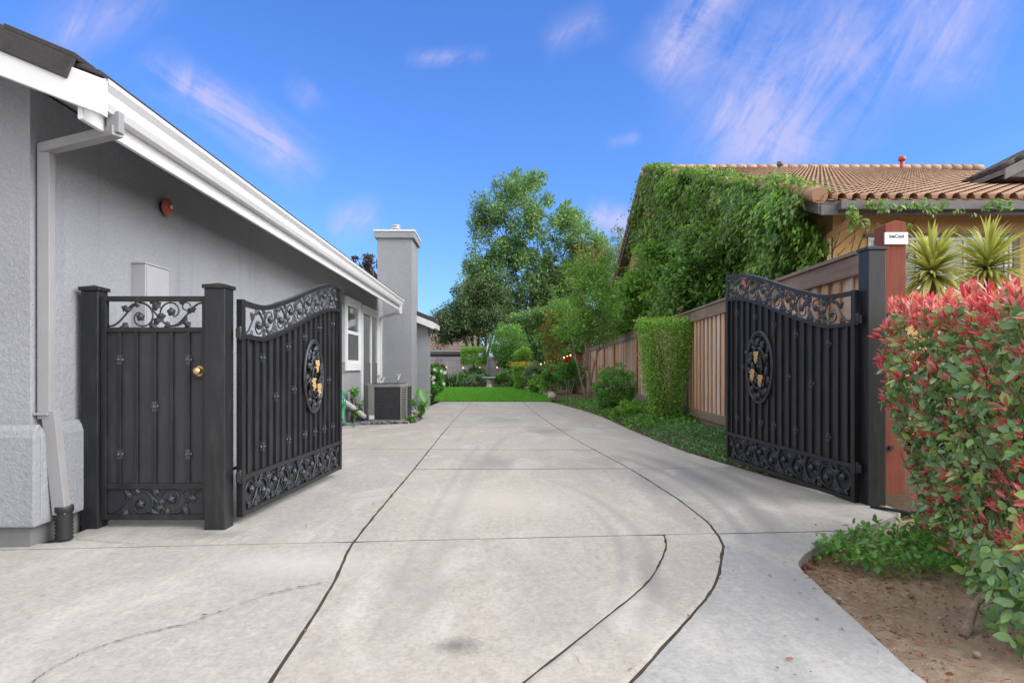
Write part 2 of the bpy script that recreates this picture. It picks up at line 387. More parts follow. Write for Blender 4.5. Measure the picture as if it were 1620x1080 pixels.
L_RUST = mat_leaf('rusty_leaves', [(0.22, 0.075, 0.035), (0.26, 0.14, 0.04), (0.18, 0.16, 0.04)], 0.5)
L_CLIP = mat_leaf('clipped_leaves', [(0.045, 0.12, 0.02), (0.08, 0.18, 0.03), (0.14, 0.24, 0.045), (0.22, 0.26, 0.07)], 0.42)
L_YEL = mat_leaf('yellow_leaves', [(0.32, 0.26, 0.03), (0.45, 0.30, 0.03), (0.18, 0.22, 0.03)], 0.5)
L_GREY = mat_leaf('grey_green_leaves', [(0.07, 0.12, 0.075), (0.11, 0.17, 0.11), (0.05, 0.09, 0.05)], 0.5)
L_COVER = mat_leaf('ground_cover_leaves', [(0.035, 0.10, 0.02), (0.06, 0.16, 0.03), (0.10, 0.22, 0.04)], 0.42)
L_COVER2 = mat_leaf('dark_cover_leaves', [(0.03, 0.08, 0.03), (0.05, 0.12, 0.045), (0.08, 0.16, 0.06)], 0.35)
L_PHOTG = mat_leaf('green_hedge_leaves', [(0.035, 0.075, 0.03), (0.06, 0.12, 0.045), (0.09, 0.155, 0.065), (0.13, 0.21, 0.05), (0.055, 0.10, 0.055)], 0.3, 0.18, 0.6)
L_PHOTR = mat_leaf('red_new_leaves', [(0.48, 0.03, 0.06), (0.60, 0.07, 0.115), (0.66, 0.20, 0.23), (0.50, 0.05, 0.055), (0.60, 0.30, 0.29), (0.38, 0.03, 0.04)], 0.3, 0.25, 0.55)
L_DEAD = mat_leaf('dead_leaves', [(0.14, 0.045, 0.03), (0.22, 0.09, 0.05), (0.10, 0.05, 0.03)], 0.6, 0.1)
L_CORD = mat_leaf('striped_strap_leaves', [(0.17, 0.22, 0.045), (0.34, 0.36, 0.10), (0.52, 0.50, 0.20), (0.42, 0.42, 0.15), (0.20, 0.25, 0.055)], 0.4, 0.3)
L_LILY = mat_leaf('lily_leaves', [(0.06, 0.19, 0.03), (0.10, 0.27, 0.05)], 0.35, 0.35)
L_PURP = mat_leaf('purple_leaves', [(0.035, 0.02, 0.025), (0.06, 0.035, 0.035), (0.05, 0.045, 0.025)], 0.45)
PETALR = mat_leaf('red_petals', [(0.5, 0.012, 0.015), (0.6, 0.03, 0.03)], 0.5)
PETALW = mat_plain('white_petals', (0.78, 0.78, 0.74), 0.5, var=0.03)
BARK = mat_bark('grey_bark', (0.15, 0.115, 0.085))
BARKP = mat_bark('pale_bark', (0.30, 0.235, 0.185))
STEM = mat_bark('red_brown_stem', (0.16, 0.085, 0.06))

# ---------------------------------------------------------------- mesh helpers
class MB:
    def __init__(self):
        self.v = []; self.f = []; self.mi = []; self.sm = []
    def add(self, vs, fs, mi=0, smooth=False):
        o = len(self.v)
        self.v.extend([tuple(p) for p in vs])
        for f in fs:
            self.f.append([i + o for i in f]); self.mi.append(mi); self.sm.append(smooth)
        return self
    def obox(self, o, ax, ay, az, mi=0):
        """box from corner o spanned by three edge vectors"""
        o, ax, ay, az = Vector(o), Vector(ax), Vector(ay), Vector(az)
        vs = [o, o + ax, o + ax + ay, o + ay, o + az, o + ax + az, o + ax + ay + az, o + ay + az]
        fs = [(0, 3, 2, 1), (4, 5, 6, 7), (0, 1, 5, 4), (1, 2, 6, 5), (2, 3, 7, 6), (3, 0, 4, 7)]
        if ax.cross(ay).dot(az) < 0:
            fs = [f[::-1] for f in fs]
        return self.add(vs, fs, mi)
    def box(self, x0, x1, y0, y1, z0, z1, mi=0):
        return self.obox((x0, y0, z0), (x1 - x0, 0, 0), (0, y1 - y0, 0), (0, 0, z1 - z0), mi)
    def bar(self, p0, p1, w, h, up=(0, 0, 1), mi=0):
        p0, p1 = Vector(p0), Vector(p1); d = p1 - p0
        s = d.cross(Vector(up))
        if s.length < 1e-6: s = d.cross(Vector((1, 0, 0)))
        s.normalize(); u = s.cross(d).normalized()
        return self.obox(p0 - s * w / 2 - u * h / 2, d, s * w, u * h, mi)
    def tube(self, pts, r, n=6, mi=0, cap=True, smooth=True):
        pts = [Vector(p) for p in pts]
        if len(pts) < 2: return self
        rs = r if hasattr(r, '__len__') else [r] * len(pts)
        o = len(self.v); prev = None
        for i, p in enumerate(pts):
            d = (pts[min(i + 1, len(pts) - 1)] - pts[max(i - 1, 0)])
            if d.length < 1e-9: d = Vector((0, 0, 1))
            d.normalize()
            if prev is None:
                a = d.orthogonal().normalized()
            else:
                a = (prev - d * prev.dot(d))
                a = a.normalized() if a.length > 1e-6 else d.orthogonal().normalized()
            prev = a; b = d.cross(a)
            for k in range(n):
                t = 2 * math.pi * k / n
                self.v.append(tuple(p + (a * math.cos(t) + b * math.sin(t)) * rs[i]))
        for i in range(len(pts) - 1):
            for k in range(n):
                k2 = (k + 1) % n
                self.f.append([o + i * n + k, o + i * n + k2, o + (i + 1) * n + k2, o + (i + 1) * n + k]); self.mi.append(mi); self.sm.append(smooth)
        if cap:
            e = o + (len(pts) - 1) * n
            self.f.append([o + k for k in range(n)][::-1]); self.mi.append(mi); self.sm.append(False)
            self.f.append([e + k for k in range(n)]); self.mi.append(mi); self.sm.append(False)
        return self
    def prism(self, poly, ext, mi=0):
        """poly: 3-D points of a planar outline, extruded by vector ext"""
        poly = [Vector(p) for p in poly]; n = len(poly); ext = Vector(ext)
        nrm = Vector((0, 0, 0))
        for i in range(n):
            nrm += poly[i].cross(poly[(i + 1) % n])
        idx = list(range(n))
        if nrm.dot(ext) > 0:
            poly = poly[::-1]
        vs = poly + [p + ext for p in poly]
        fs = [idx, [i + n for i in idx][::-1]]
        for i in range(n):
            j = (i + 1) % n
            fs.append((i, i + n, j + n, j))
        return self.add(vs, fs, mi)
    def ball(self, c, r, nu=10, nv=7, mi=0, wob=0.0, seed=0):
        c = Vector(c); r = r if hasattr(r, '__len__') else (r, r, r)
        vs = [c + Vector((0, 0, r[2]))]
        for i in range(1, nv):
            th = math.pi * i / nv
            for k in range(nu):
                ph = 2 * math.pi * k / nu
                d = Vector((math.sin(th) * math.cos(ph), math.sin(th) * math.sin(ph), math.cos(th)))
                w = 1 + wob * noise.noise(d * 1.7 + Vector((seed * 3.1, seed, 0)))
                vs.append(c + Vector((d.x * r[0], d.y * r[1], d.z * r[2])) * w)
        vs.append(c - Vector((0, 0, r[2])))
        fs = [(0, 1 + k, 1 + (k + 1) % nu) for k in range(nu)]
        for i in range(nv - 2):
            for k in range(nu):
                a = 1 + i * nu + k; b = 1 + i * nu + (k + 1) % nu
                fs.append((a, a + nu, b + nu, b))
        last = len(vs) - 1; o = 1 + (nv - 2) * nu
        fs += [(o + (k + 1) % nu, o + k, last) for k in range(nu)]
        return self.add(vs, fs, mi, True)
    def build(self, name, mats, parent=None, bevel=0.0):
        me = bpy.data.meshes.new(name)
        me.from_pydata(self.v, [], self.f)
        mats = mats if isinstance(mats, (list, tuple)) else [mats]
        for m in mats: me.materials.append(m)
        me.polygons.foreach_set('material_index', self.mi)
        me.polygons.foreach_set('use_smooth', self.sm)
        me.update()
        return link(name, me, parent, bevel)
def link(name, me, parent=None, bevel=0.0):
    o = bpy.data.objects.new(name, me); COL.objects.link(o)
    if parent is not None: 
        o.parent = parent
        o.matrix_parent_inverse = Matrix.Identity(4)
        if parent.get('_w') is not None: pass
    if bevel:
        b = o.modifiers.new('bevel', 'BEVEL'); b.width = bevel; b.segments = 2; b.limit_method = 'ANGLE'; b.angle_limit = R(40)
    return o
def tag(o, label, cat, group=None):
    o['label'] = label; o['category'] = cat
    if group: o['group'] = group
    return o
def struct(o):
    o['kind'] = 'structure'; return o
def stuff(o, label=None, cat=None):
    o['kind'] = 'stuff'
    if label: o['label'] = label; o['category'] = cat
    return o
class Thing:
    """an Empty at the base of a thing; parts are given in world coordinates and stored relative to it"""
    def __init__(self, name, loc, label, cat, group=None):
        self.o = bpy.data.objects.new(name, None); COL.objects.link(self.o)
        self.o.empty_display_size = 0.1
        self.loc = Vector(loc); self.o.location = self.loc
        tag(self.o, label, cat, group)
    def part(self, name, mb, mats, bevel=0.0, parent=None):
        if isinstance(mb, MB):
            mb.v = [tuple(Vector(p) - self.loc) for p in mb.v]
            return mb.build(name, mats, parent or self.o, bevel)
    def leaves(self, name, arr, mats, parent=None, detail=0, mi=None, curl=0.18):
        P, A, N, L, W = arr
        P = P - np.array(self.loc)
        return leaf_mesh(name, (P, A, N, L, W), mats, parent or self.o, detail, mi, curl)

def unit(a):
    return a / np.maximum(np.linalg.norm(a, axis=1, keepdims=True), 1e-9)
def leaf_mesh(name, arr, mats, parent=None, detail=0, mi=None, curl=0.18):
    P, A, N, L, W = arr
    n = len(P); A = unit(A)
    S = unit(np.cross(A, N)); N = np.cross(S, A)
    L = np.broadcast_to(L, (n,))[:, None]; W = np.broadcast_to(W, (n,))[:, None]
    if detail == 0:
        vs = np.stack([P, P + A * L * .5 + S * W * .5 + N * W * .15, P + A * L - N * L * curl * .6, P + A * L * .5 - S * W * .5 + N * W * .15], 1)
        faces = np.array([[0, 3, 2, 1]]); k = 4
    elif detail == 2:      # strap: long arching blade
        q = [P - S * W * .35, P + S * W * .35, P + A * L * .5 + S * W * .5 + N * L * 0.02, P + A * L * .5 - S * W * .5 + N * L * 0.02,
             P + A * L * .82 + S * W * .32 - N * L * curl * .5, P + A * L * .82 - S * W * .32 - N * L * curl * .5, P + A * L - N * L * curl * 1.3]
        vs = np.stack(q, 1); k = 7
        faces = [[0, 1, 2, 3], [3, 2, 4, 5], [5, 4, 6]]
    else:
        m1 = P + A * L * .45 - N * W * .12
        tip = P + A * L - N * L * curl
        q = [P, m1, tip, P + A * L * .25 + S * W * .42 + N * W * .08, P + A * L * .66 + S * W * .44 + N * W * .03 - N * L * curl * .35,
             P + A * L * .25 - S * W * .42 + N * W * .08, P + A * L * .66 - S * W * .44 + N * W * .03 - N * L * curl * .35]
        vs = np.stack(q, 1); k = 7
        faces = [[0, 1, 3], [1, 4, 3], [1, 2, 4], [0, 5, 1], [1, 5, 6], [1, 6, 2]]
    vs = vs.reshape(-1, 3)
    fl = [len(f) for f in faces]
    pat = np.concatenate([np.asarray(f) for f in faces])
    loops = (np.arange(n)[:, None] * k + pat[None, :]).ravel()
    starts = np.concatenate([[0], np.cumsum(np.tile(fl, n))[:-1]])
    me = bpy.data.meshes.new(name)
    me.vertices.add(len(vs)); me.vertices.foreach_set('co', vs.astype(np.float32).ravel())
    me.loops.add(len(loops)); me.loops.foreach_set('vertex_index', loops.astype(np.int32))
    me.polygons.add(n * len(faces)); me.polygons.foreach_set('loop_start', starts.astype(np.int32))
    mats = mats if isinstance(mats, (list, tuple)) else [mats]
    for m in mats: me.materials.append(m)
    if mi is not None:
        me.polygons.foreach_set('material_index', np.repeat(mi, len(faces)).astype(np.int32))
    if detail: me.polygons.foreach_set('use_smooth', np.ones(n * len(faces), bool))
    me.update(calc_edges=True)
    return link(name, me, parent)
def rdir(n):
    return unit(rng.normal(size=(n, 3)))
def fol(P, O, L, W, out=0.6, up=0.3, down=0.0, rand=0.7, nup=0.6, nout=0.5, vary=0.35):
    """leaf arrays from base points P and outward directions O"""
    n = len(P)
    A = unit(O * out + np.array([0, 0, up - down]) + rdir(n) * rand)
    N = unit(O * nout + np.array([0, 0, nup]) + rdir(n) * 0.5)
    k = 1 + rng.uniform(-vary, vary, n)
    return P, A, N, L * k, W * k
def clumps(envs, nclump, rc, nleaf, shell=0.45, zflat=0.8):
    """leaf points in clumps that sit through the outer part of several ellipsoids (cx,cy,cz,rx,ry,rz)"""
    envs = np.array(envs, float); vol = envs[:, 3] * envs[:, 4] * envs[:, 5]; vol = vol ** 0.7
    pick = rng.choice(len(envs), nclump, p=vol / vol.sum())
    e = envs[pick]; d = rdir(nclump)
    rad = 1 - shell * rng.random(nclump) ** 1.3
    C = e[:, :3] + d * e[:, 3:] * rad[:, None]
    rcs = rc * rng.uniform(0.55, 1.35, nclump)
    P = np.repeat(C, nleaf, 0); rr = np.repeat(rcs, nleaf)
    dd = rdir(len(P)); r = rng.random(len(P)) ** 0.45
    off = dd * (rr * r)[:, None] * np.array([1, 1, zflat])
    O = unit(dd + np.repeat(d, nleaf, 0) * 0.5)
    return P + off, O
def box_shell(x0, x1, y0, y1, z0, z1, n, thick, jit=0.03, taper=0.0):
    """points near the surface of a clipped block"""
    ex, ey, ez = x1 - x0, y1 - y0, z1 - z0
    ar = np.array([ey * ez, ey * ez, ex * ez, ex * ez, ex * ey * 1.2, ex * ey * 0.25])
    f = rng.choice(6, n, p=ar / ar.sum())
    a, b = rng.random(n), rng.random(n); t = thick * rng.random(n) ** 1.5
    P = np.zeros((n, 3)); O = np.zeros((n, 3))
    def put(k, x, y, z, o):
        m = f == k
        P[m] = np.stack([np.broadcast_to(q, n)[m] for q in (x, y, z)], 1); O[m] = o
    put(0, x0 + t, y0 + a * ey, z0 + b * ez, (-1, 0, 0)); put(1, x1 - t, y0 + a * ey, z0 + b * ez, (1, 0, 0))
    put(2, x0 + a * ex, y0 + t, z0 + b * ez, (0, -1, 0)); put(3, x0 + a * ex, y1 - t, z0 + b * ez, (0, 1, 0))
    put(4, x0 + a * ex, y0 + b * ey, z1 - t, (0, 0, 1)); put(5, x0 + a * ex, y0 + b * ey, z0 + t, (0, 0, -1))
    if taper:
        h = (P[:, 2] - z0) / ez; k = 1 - taper * (1 - h)
        P[:, 0] = (x0 + x1) / 2 + (P[:, 0] - (x0 + x1) / 2) * k; P[:, 1] = (y0 + y1) / 2 + (P[:, 1] - (y0 + y1) / 2) * k
    bump = np.array([noise.noise(Vector(p) * 3.0) for p in P])
    P += O * (bump * 0.06)[:, None] + rng.normal(size=P.shape) * jit
    return P, O
def limb(mb, p0, p1, r0, r1, seg=6, wob=0.06, n=7, mi=0):
    p0, p1 = Vector(p0), Vector(p1); L = (p1 - p0).length; pts = []; rs = []
    s = random.random() * 50
    for i in range(seg + 1):
        t = i / seg
        w = noise.noise_vector(Vector((s, t * 2.3, 0.3))) * L * wob * math.sin(math.pi * min(1, t * 1.0))
        pts.append(p0.lerp(p1, t) + w); rs.append(lerp(r0, r1, t))
    mb.tube(pts, rs, n, mi)
    return pts
# ================================================================ ground, driveway, beds
JL = [(-14, -0.72), (0, -0.82), (2.415, -0.8855), (3.5, -0.95), (4.375, -1.042), (7.5, -1.107), (12.7, -1.225), (21.9, -1.33)]
JR = [(-14, -0.56), (0, -0.66), (1.0, -0.38), (1.75, 0.0), (2.415, 0.4255), (2.99, 0.777), (3.5, 1.067), (4.05, 1.281), (4.3, 1.365), (4.54, 1.409), (5.0, 1.455), (5.59, 1.453), (6.4, 1.41), (7.55, 1.33), (10.4, 1.021), (14.5, 0.72), (19.5, 0.443), (21.9, 0.38)]
JI = [(-14, -0.64), (0.5, -0.755), (1.0, -0.68), (1.5, -0.48), (2.0, -0.20), (2.415, 0.0345), (2.93, 0.3527), (3.56, 0.7277), (3.85, 0.85), (4.135, 0.949), (4.35, 1.01), (4.60, 1.05)]
RB = [(-14, 1.40), (2.415, 1.518), (2.98, 1.562), (3.6, 1.63), (3.83, 1.66), (3.93, 1.70), (4.05, 1.775), (4.16, 1.864), (4.47, 2.17), (4.61, 2.33), (5.2, 3.02), (5.35, 3.12), (5.6, 3.12), (6.0, 2.92), (7.0, 2.70), (8.1, 2.50), (9.5, 2.32), (12, 2.18), (15.5, 2.06), (19, 1.68), (21.9, 1.25)]
HB = [(-14, -13.0), (4.2, -13.0), (4.21, -3.02), (12.9, -3.30), (13.0, -3.3), (13.3, -2.6), (13.6, -2.02), (14.6, -2.0), (14.9, -2.25), (17.0, -2.68), (18.0, -2.66), (19.4, -2.42), (21.9, -2.38)]
def t_joint(x, y0, k=0.09):
    return y0 + k * x
def slabs():
    mb = MB()
    def slab(fl, fr, ya, yb, gl, gr, gy=0.006, mi=0, n=40, top=0.0):
        """strip between two curves fl(y), fr(y); ya/yb give the start and end line as functions of x"""
        nx = 14
        rows = []
        if ya(0) < -10: n = 130
        for i in range(n + 1):
            t = i / n; row = []
            if ya(0) < -10: t = 1 - (1 - t) ** 2.4
            for j in range(nx + 1):
                s = j / nx
                y = lerp(ya(0), yb(0), t)
                for _ in range(4):
                    x = lerp(interp(fl, y) + gl, interp(fr, y) - gr, s)
                    y = lerp(ya(x) + gy, yb(x) - gy, t)
                edge = 0.0
                if j == 0: x += max(0, noise.noise((x * 9, y * 9, 1.0))) * 0.012 + 0.4 * gl * noise.noise((y * 31, 2, 0))
                if j == nx: x -= max(0, noise.noise((x * 9, y * 9, 5.0))) * 0.012 + 0.4 * gr * noise.noise((y * 31, 7, 0))
                if i == 0: y += max(0, noise.noise((x * 11, y, 9.0))) * 0.009
                if i == n: y -= max(0, noise.noise((x * 11, y, 3.0))) * 0.009
                z = top - (0.004 if (j in (0, nx) or i in (0, n)) else 0) + 0.002 * noise.noise((x * 0.8, y * 0.8, 0))
                row.append((x, y, z))
            rows.append(row)
        vs = [p for r in rows for p in r]; w = nx + 1; fs = []
        for i in range(n):
            for j in range(nx):
                a = i * w + j; fs.append((a, a + 1, a + w + 1, a + w))
        o = len(vs)
        ring = [j for j in range(w)] + [i * w + nx for i in range(1, n + 1)] + [n * w + j for j in range(nx - 1, -1, -1)] + [i * w for i in range(n - 1, 0, -1)]
        vs += [(vs[i][0], vs[i][1], top - 0.13) for i in ring]
        m = len(ring)
        side = []
        for k in range(m):
            k2 = (k + 1) % m
            fs.append((ring[k2], ring[k], o + k, o + k2)); side.append(mi if (fr is RB and w - 1 <= k < w + n - 1) else 4)  # joint walls in dark filler colour: dirt, plus depth shade put in
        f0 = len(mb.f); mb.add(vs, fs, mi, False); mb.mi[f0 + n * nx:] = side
    T0 = lambda x: -14.0
    T1 = lambda x: t_joint(x, 4.465)
    T2 = lambda x: 7.5 + 0.03 * x
    T3 = lambda x: 9.25 - 0.05 * x
    T4 = lambda x: 12.75
    T5 = lambda x: 16.4
    TE = lambda x: 21.9
    W, N = 0.0075, 0.003
    slab(HB, JL, T0, T1, 0.0, W, 0.012, 1)
    slab(JL, JI, T0, T1, W, 0.005, 0.013, 3)
    slab(JI, JR, T0, T1, 0.005, W, 0.010, 0)
    slab(JR, RB, T0, lambda x: 3.60 + 0.02 * x, W, 0.0, 0.003, 2)
    slab(JR, RB, lambda x: 3.60 + 0.02 * x, T1, W, 0.0, 0.008, 2)
    seq = [T1, T2, T3, T4, T5, TE]
    for k in range(5):
        g = 0.013 if k == 0 else 0.012 if k == 1 else 0.010
        slab(JL, JR, seq[k], seq[k + 1], W if k < 3 else 0.002, W if k < 2 else 0.004, g, (0, 3, 0, 1, 0)[k])
    slab(HB, JL, T1, T3, 0.0, W, 0.011, 1)
    slab(HB, JL, T3, T5, 0.0, W * .7, N, 3)
    slab(HB, JL, T5, TE, 0.0, 0.003, N)
    slab(JR, RB, T1, T2, W, 0.0, 0.007, 1); slab(JR, RB, T2, T4, 0.006, 0.0, N, 1); slab(JR, RB, T4, TE, 0.006, 0.0, N)
    return mb
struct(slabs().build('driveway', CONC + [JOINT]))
g = MB(); g.add([(-500, -300, -0.14), (500, -300, -0.14), (500, 900, -0.14), (-500, 900, -0.14)], [(0, 1, 2, 3)])
struct(g.build('ground', BEDSOIL))
g = MB()   # joint filler a little below the slab tops
ys = np.linspace(-13.9, 21.88, 120); vs = []
for y in ys:
    vs += [(max(-12.9, interp(HB, y) + 0.05), y, -0.008), (interp(RB, y) - 0.05, y, -0.008)]
g.add(vs, [(2 * i, 2 * i + 1, 2 * i + 3, 2 * i + 2) for i in range(len(ys) - 1)])
struct(g.build('driveway_joint', JOINT))
# hairline crack across the near left slab
def crack(pts, w0, name):
    g = MB(); P = []
    for (a, b) in zip(pts[:-1], pts[1:]):
        for k in range(14):
            P.append((lerp(a[0], b[0], k / 14), lerp(a[1], b[1], k / 14)))
    P.append(pts[-1])
    vs = []
    for i, (px, py) in enumerate(P):
        k = CH / (py - HY); x, y = (px - CX) * k, F * k
        x += 0.012 * noise.noise((i * 0.35, 3, 1)); y += 0.016 * noise.noise((i * 0.4, 8, 2))
        w = w0 * (0.45 + 0.9 * abs(noise.noise((i * 0.5, 1, 7))))
        vs += [(x - w * .3, y - w, 0.0065), (x + w * .3, y + w, 0.0065)]
    g.add(vs, [(2 * i, 2 * i + 1, 2 * i + 3, 2 * i + 2) for i in range(len(P) - 1)])
    struct(g.build(name, JOINT))
crack([(512, 922), (470, 930), (420, 942), (350, 968), (300, 987), (240, 1000), (190, 1013), (130, 1034), (80, 1060), (48, 1082)], 0.008, 'pavement_crack')
crack([(120, 853), (165, 857), (215, 860.5)], 0.0035, 'pavement_crack')

def bed_sheet(name, left, right, y0, y1, n, nx, zf, mat):
    g = MB(); vs = []
    for i in range(n + 1):
        y = lerp(y0, y1, i / n)
        for j in range(nx + 1):
            x = lerp(left(y), right(y), j / nx); vs.append((x, y, zf(x, y)))
    w = nx + 1
    g.add(vs, [(i * w + j, i * w + j + 1, i * w + w + j + 1, i * w + w + j) for i in range(n) for j in range(nx)], 0, True)
    return struct(g.build(name, mat))
FENCE = lambda y: 3.15 + 0.0333 * y
nz = lambda x, y, a, s: a * noise.noise((x * s, y * s, 0))
bed_sheet('garden_bed', lambda y: interp(RB, y) - 0.02, lambda y: 7.0, -3, 5.9, 190, 110,
          lambda x, y: -0.085 + nz(x, y, 0.022, 2.5) + nz(x, y, 0.016, 9) + nz(x, y, 0.012, 27) + 0.03 * min(1, max(0, x - interp(RB, y) - 0.4)), SOIL)
bed_sheet('fence_bed', lambda y: interp(RB, y) - 0.02, lambda y: FENCE(y) + 0.3, 5.35, 22, 120, 12, lambda x, y: -0.03 + 0.05 * min(1, max(0, x - interp(RB, y))) + nz(x, y, 0.02, 4), BEDSOIL)
bed_sheet('back_bed', lambda y: -9, lambda y: 6, 35.5, 43, 20, 30, lambda x, y: 0.03 + nz(x, y, 0.03, 2), BEDSOIL)
bed_sheet('right_back_bed', lambda y: interp([(21.9, 1.2), (24, 1.45), (28, 1.35), (33, 0.8), (36, 0.3)], y), lambda y: 5.2, 21.9, 36, 30, 12, lambda x, y: 0.04 + nz(x, y, 0.03, 2), BEDSOIL)
bed_sheet('lawn', lambda y: -9, lambda y: interp([(21.9, 1.28), (24, 1.5), (28, 1.4), (33, 0.85), (36, 0.35)], y), 21.92, 36.2, 10, 10, lambda x, y: 0.0, TURF)
def lawn_grass():
    n = 42000
    y = 21.95 + 14.2 * rng.random(n) ** 1.25; x = rng.uniform(-5.5, 1.5, n)
    ok = x < np.interp(y, [21.9, 24, 28, 33, 36.5], [1.26, 1.48, 1.38, 0.83, 0.3]); x, y = x[ok], y[ok]; n = len(x)
    P = np.stack([x, y, np.zeros(n)], 1); A = unit(np.array([0, 0, 1.0]) + rng.normal(size=(n, 3)) * 0.35); N = rdir(n)
    o = leaf_mesh('grass', (P, A, N, rng.uniform(0.05, 0.10, n), 0.022), L_GRASS)
    stuff(o, 'short green lawn grass beyond the end of the concrete drive', 'grass')
lawn_grass()
# fallen leaves and chips on the near bed
def litter():
    n = 900
    y = np.where(rng.random(n) < .45, rng.normal(4.0, .28, n), rng.uniform(2.2, 4.9, n)); x = np.array([interp(RB, v) for v in y]) + 0.02 + rng.random(n) ** 2.2 * 1.0
    P = np.stack([x, y, np.full(n, -0.06)], 1)
    A = unit(rng.normal(size=(n, 3)) * np.array([1, 1, 0.18])); N = unit(np.array([0, 0, 1.0]) + rng.normal(size=(n, 3)) * 0.4)
    stuff(leaf_mesh('leaf_litter', (P, A, N, rng.uniform(0.015, 0.05, n), rng.uniform(0.008, 0.018, n)), L_DEAD, detail=1), 'dry brown fallen leaves scattered on the bare soil bed', 'leaf litter')
litter()
def crumbs():
    n = 150
    y = 2.3 + 12 * rng.random(n) ** 1.7; side = rng.random(n)
    x = np.array([(interp(RB, v) - .04 - .5 * random.random() ** 2.5) if s < .5 else (interp(JR, v) + random.gauss(0, .05)) if s < .68 else (interp(JL, v) + random.gauss(0, .05)) if s < .82 else random.uniform(-2.6, 1.6) for v, s in zip(y, side)])
    P = np.stack([x, y, np.full(n, .009)], 1); A = unit(rng.normal(size=(n, 3)) * np.array([1, 1, .12])); N = unit(np.array([0, 0, 1.0]) + rng.normal(size=(n, 3)) * .25)
    stuff(leaf_mesh('drive_litter', (P, A, N, rng.uniform(.008, .034, n), rng.uniform(.005, .014, n)), L_DEAD, detail=1), 'small dry leaf bits lying on the concrete drive', 'leaf litter')
crumbs()
def pebble_scatter():
    mb = MB()
    for k in range(700):
        y = random.uniform(2.3, 4.6); x = interp(RB, y) + random.random() * 1.2 + 0.02; s = random.uniform(0.003, 0.0075) if random.random() < .94 else random.uniform(.01, .02)
        mb.ball((x, y, -0.07 + s * .3 + 0.03 * min(1, max(0, x - interp(RB, y) - 0.4))), (s, s * random.uniform(.6, 1.2), s * .7), 6, 4)
    o = mb.build('soil_pebbles', mat_tile('soil_clod', [(0.20, 0.145, 0.10), (0.27, 0.205, 0.145), (0.34, 0.28, 0.215), (0.15, 0.105, 0.075), (0.22, 0.165, 0.12)]))
    stuff(o, 'small pale clods and chips on the bare soil bed', 'soil chips')
pebble_scatter()
def gravel():
    mb = MB()
    for k in range(900):
        y = random.uniform(12.95, 14.9); x = random.uniform(-3.35, interp(HB, y) + 0.03); s = random.uniform(0.025, 0.06)
        mb.ball((x, y, 0.0 + random.uniform(-0.02, 0.03)), (s, s * random.uniform(.6, 1.0), s * .55), 6, 4)
    stuff(mb.build('gravel', PEBBLE), 'dark smooth pebbles around the base of the cooling unit', 'pebbles')
gravel()

# ================================================================ grey house
HA = Vector((-3.1, 4.27, 0)); hd = Vector((-0.0286, 1, 0)).normalized(); hn = Vector((hd.y, -hd.x, 0))
def H(s, o, z):
    return HA + hd * s + hn * o + Vector((0, 0, z))
def hbox(mb, s0, s1, o0, o1, z0, z1, mi=0):
    return mb.obox(H(s0, o0, z0), hd * (s1 - s0), hn * (o1 - o0), Vector((0, 0, z1 - z0)), mi)
ROOF = lambda o: 2.87 + 0.38 * (0.60 - o)
house = Thing('grey_house', HA, 'grey stucco house with white eave and tall chimney along the drive', 'house')
mb = MB()
RO, LO = -4.6, -9.2
prof = [(0, 0.0), (0, ROOF(0) - 0.14), (RO, ROOF(RO) - 0.14), (LO, ROOF(0) - 0.14), (LO, 0.0)]
mb.prism([H(0, o, z) for o, z in prof], hd * 15.2)
house.part('wall', mb, STUCCO)
mb = MB()   # flared stucco base with a rounded top, standing proud of the wall and above a recessed footing
def base_prof(o0):
    return [(o0, 0.13), (o0 + 0.062, 0.13), (o0 + 0.066, 0.17), (o0 + 0.066, 0.70), (o0 + 0.052, 0.745), (o0 + 0.02, 0.775), (o0, 0.78)]
mb.prism([H(0.003, o, z) for o, z in base_prof(0)], hd * 0.52)
pf = [(-0.0, 0.13), (0.062, 0.13), (0.066, 0.17), (0.066, 0.70), (0.052, 0.745), (0.02, 0.775), (0.0, 0.78)]
mb.prism([H(-a, 0.066, z) for a, z in pf], -hn * 9.3)
house.part('base_moulding', mb, STUCCO_LOW, 0.008)
mb = MB(); hbox(mb, -0.02, 0.5, -9.2, 0.012, -0.1, 0.15); house.part('footing', mb, FOOT)
# roof slabs, tile courses on the edge
mb = MB()
S0, S1 = -0.40, 12.75
for sgn in (0, 1):
    f = (lambda o: o) if sgn == 0 else (lambda o: 2 * RO - o)
    mb.prism([H(S0, f(0.60), ROOF(0.60)), H(S0, f(RO), ROOF(RO)), H(S0, f(RO), ROOF(RO) - 0.12), H(S0, f(0.60), ROOF(0.60) - 0.12)], hd * ((S1 if sgn == 0 else 15.3) - S0))
mb.prism([H(S1, -0.2, ROOF(-0.2)), H(S1, RO, ROOF(RO)), H(S1, RO, ROOF(RO) - 0.12), H(S1, -0.2, ROOF(-0.2) - 0.12)], hd * 2.5)
roof = house.part('roof', mb, SOFFIT)
mb = MB()
slope = Vector((0, 0, 0)) + (H(0, -1, ROOF(-1)) - H(0, 0, ROOF(0))).normalized()
upn = slope.cross(hd).normalized(); upn = upn if upn.z > 0 else -upn
for r in range(13):     # flat tile courses, each lapping the one below
    o = 0.66 - r * 0.385
    for s in np.arange(S0 + 0.02, S1 - 0.1, 0.33):
        p = H(s, o, ROOF(o) + 0.022)
        mb.obox(p, hd * 0.322, slope * 0.43 + upn * -0.018, upn * 0.028)
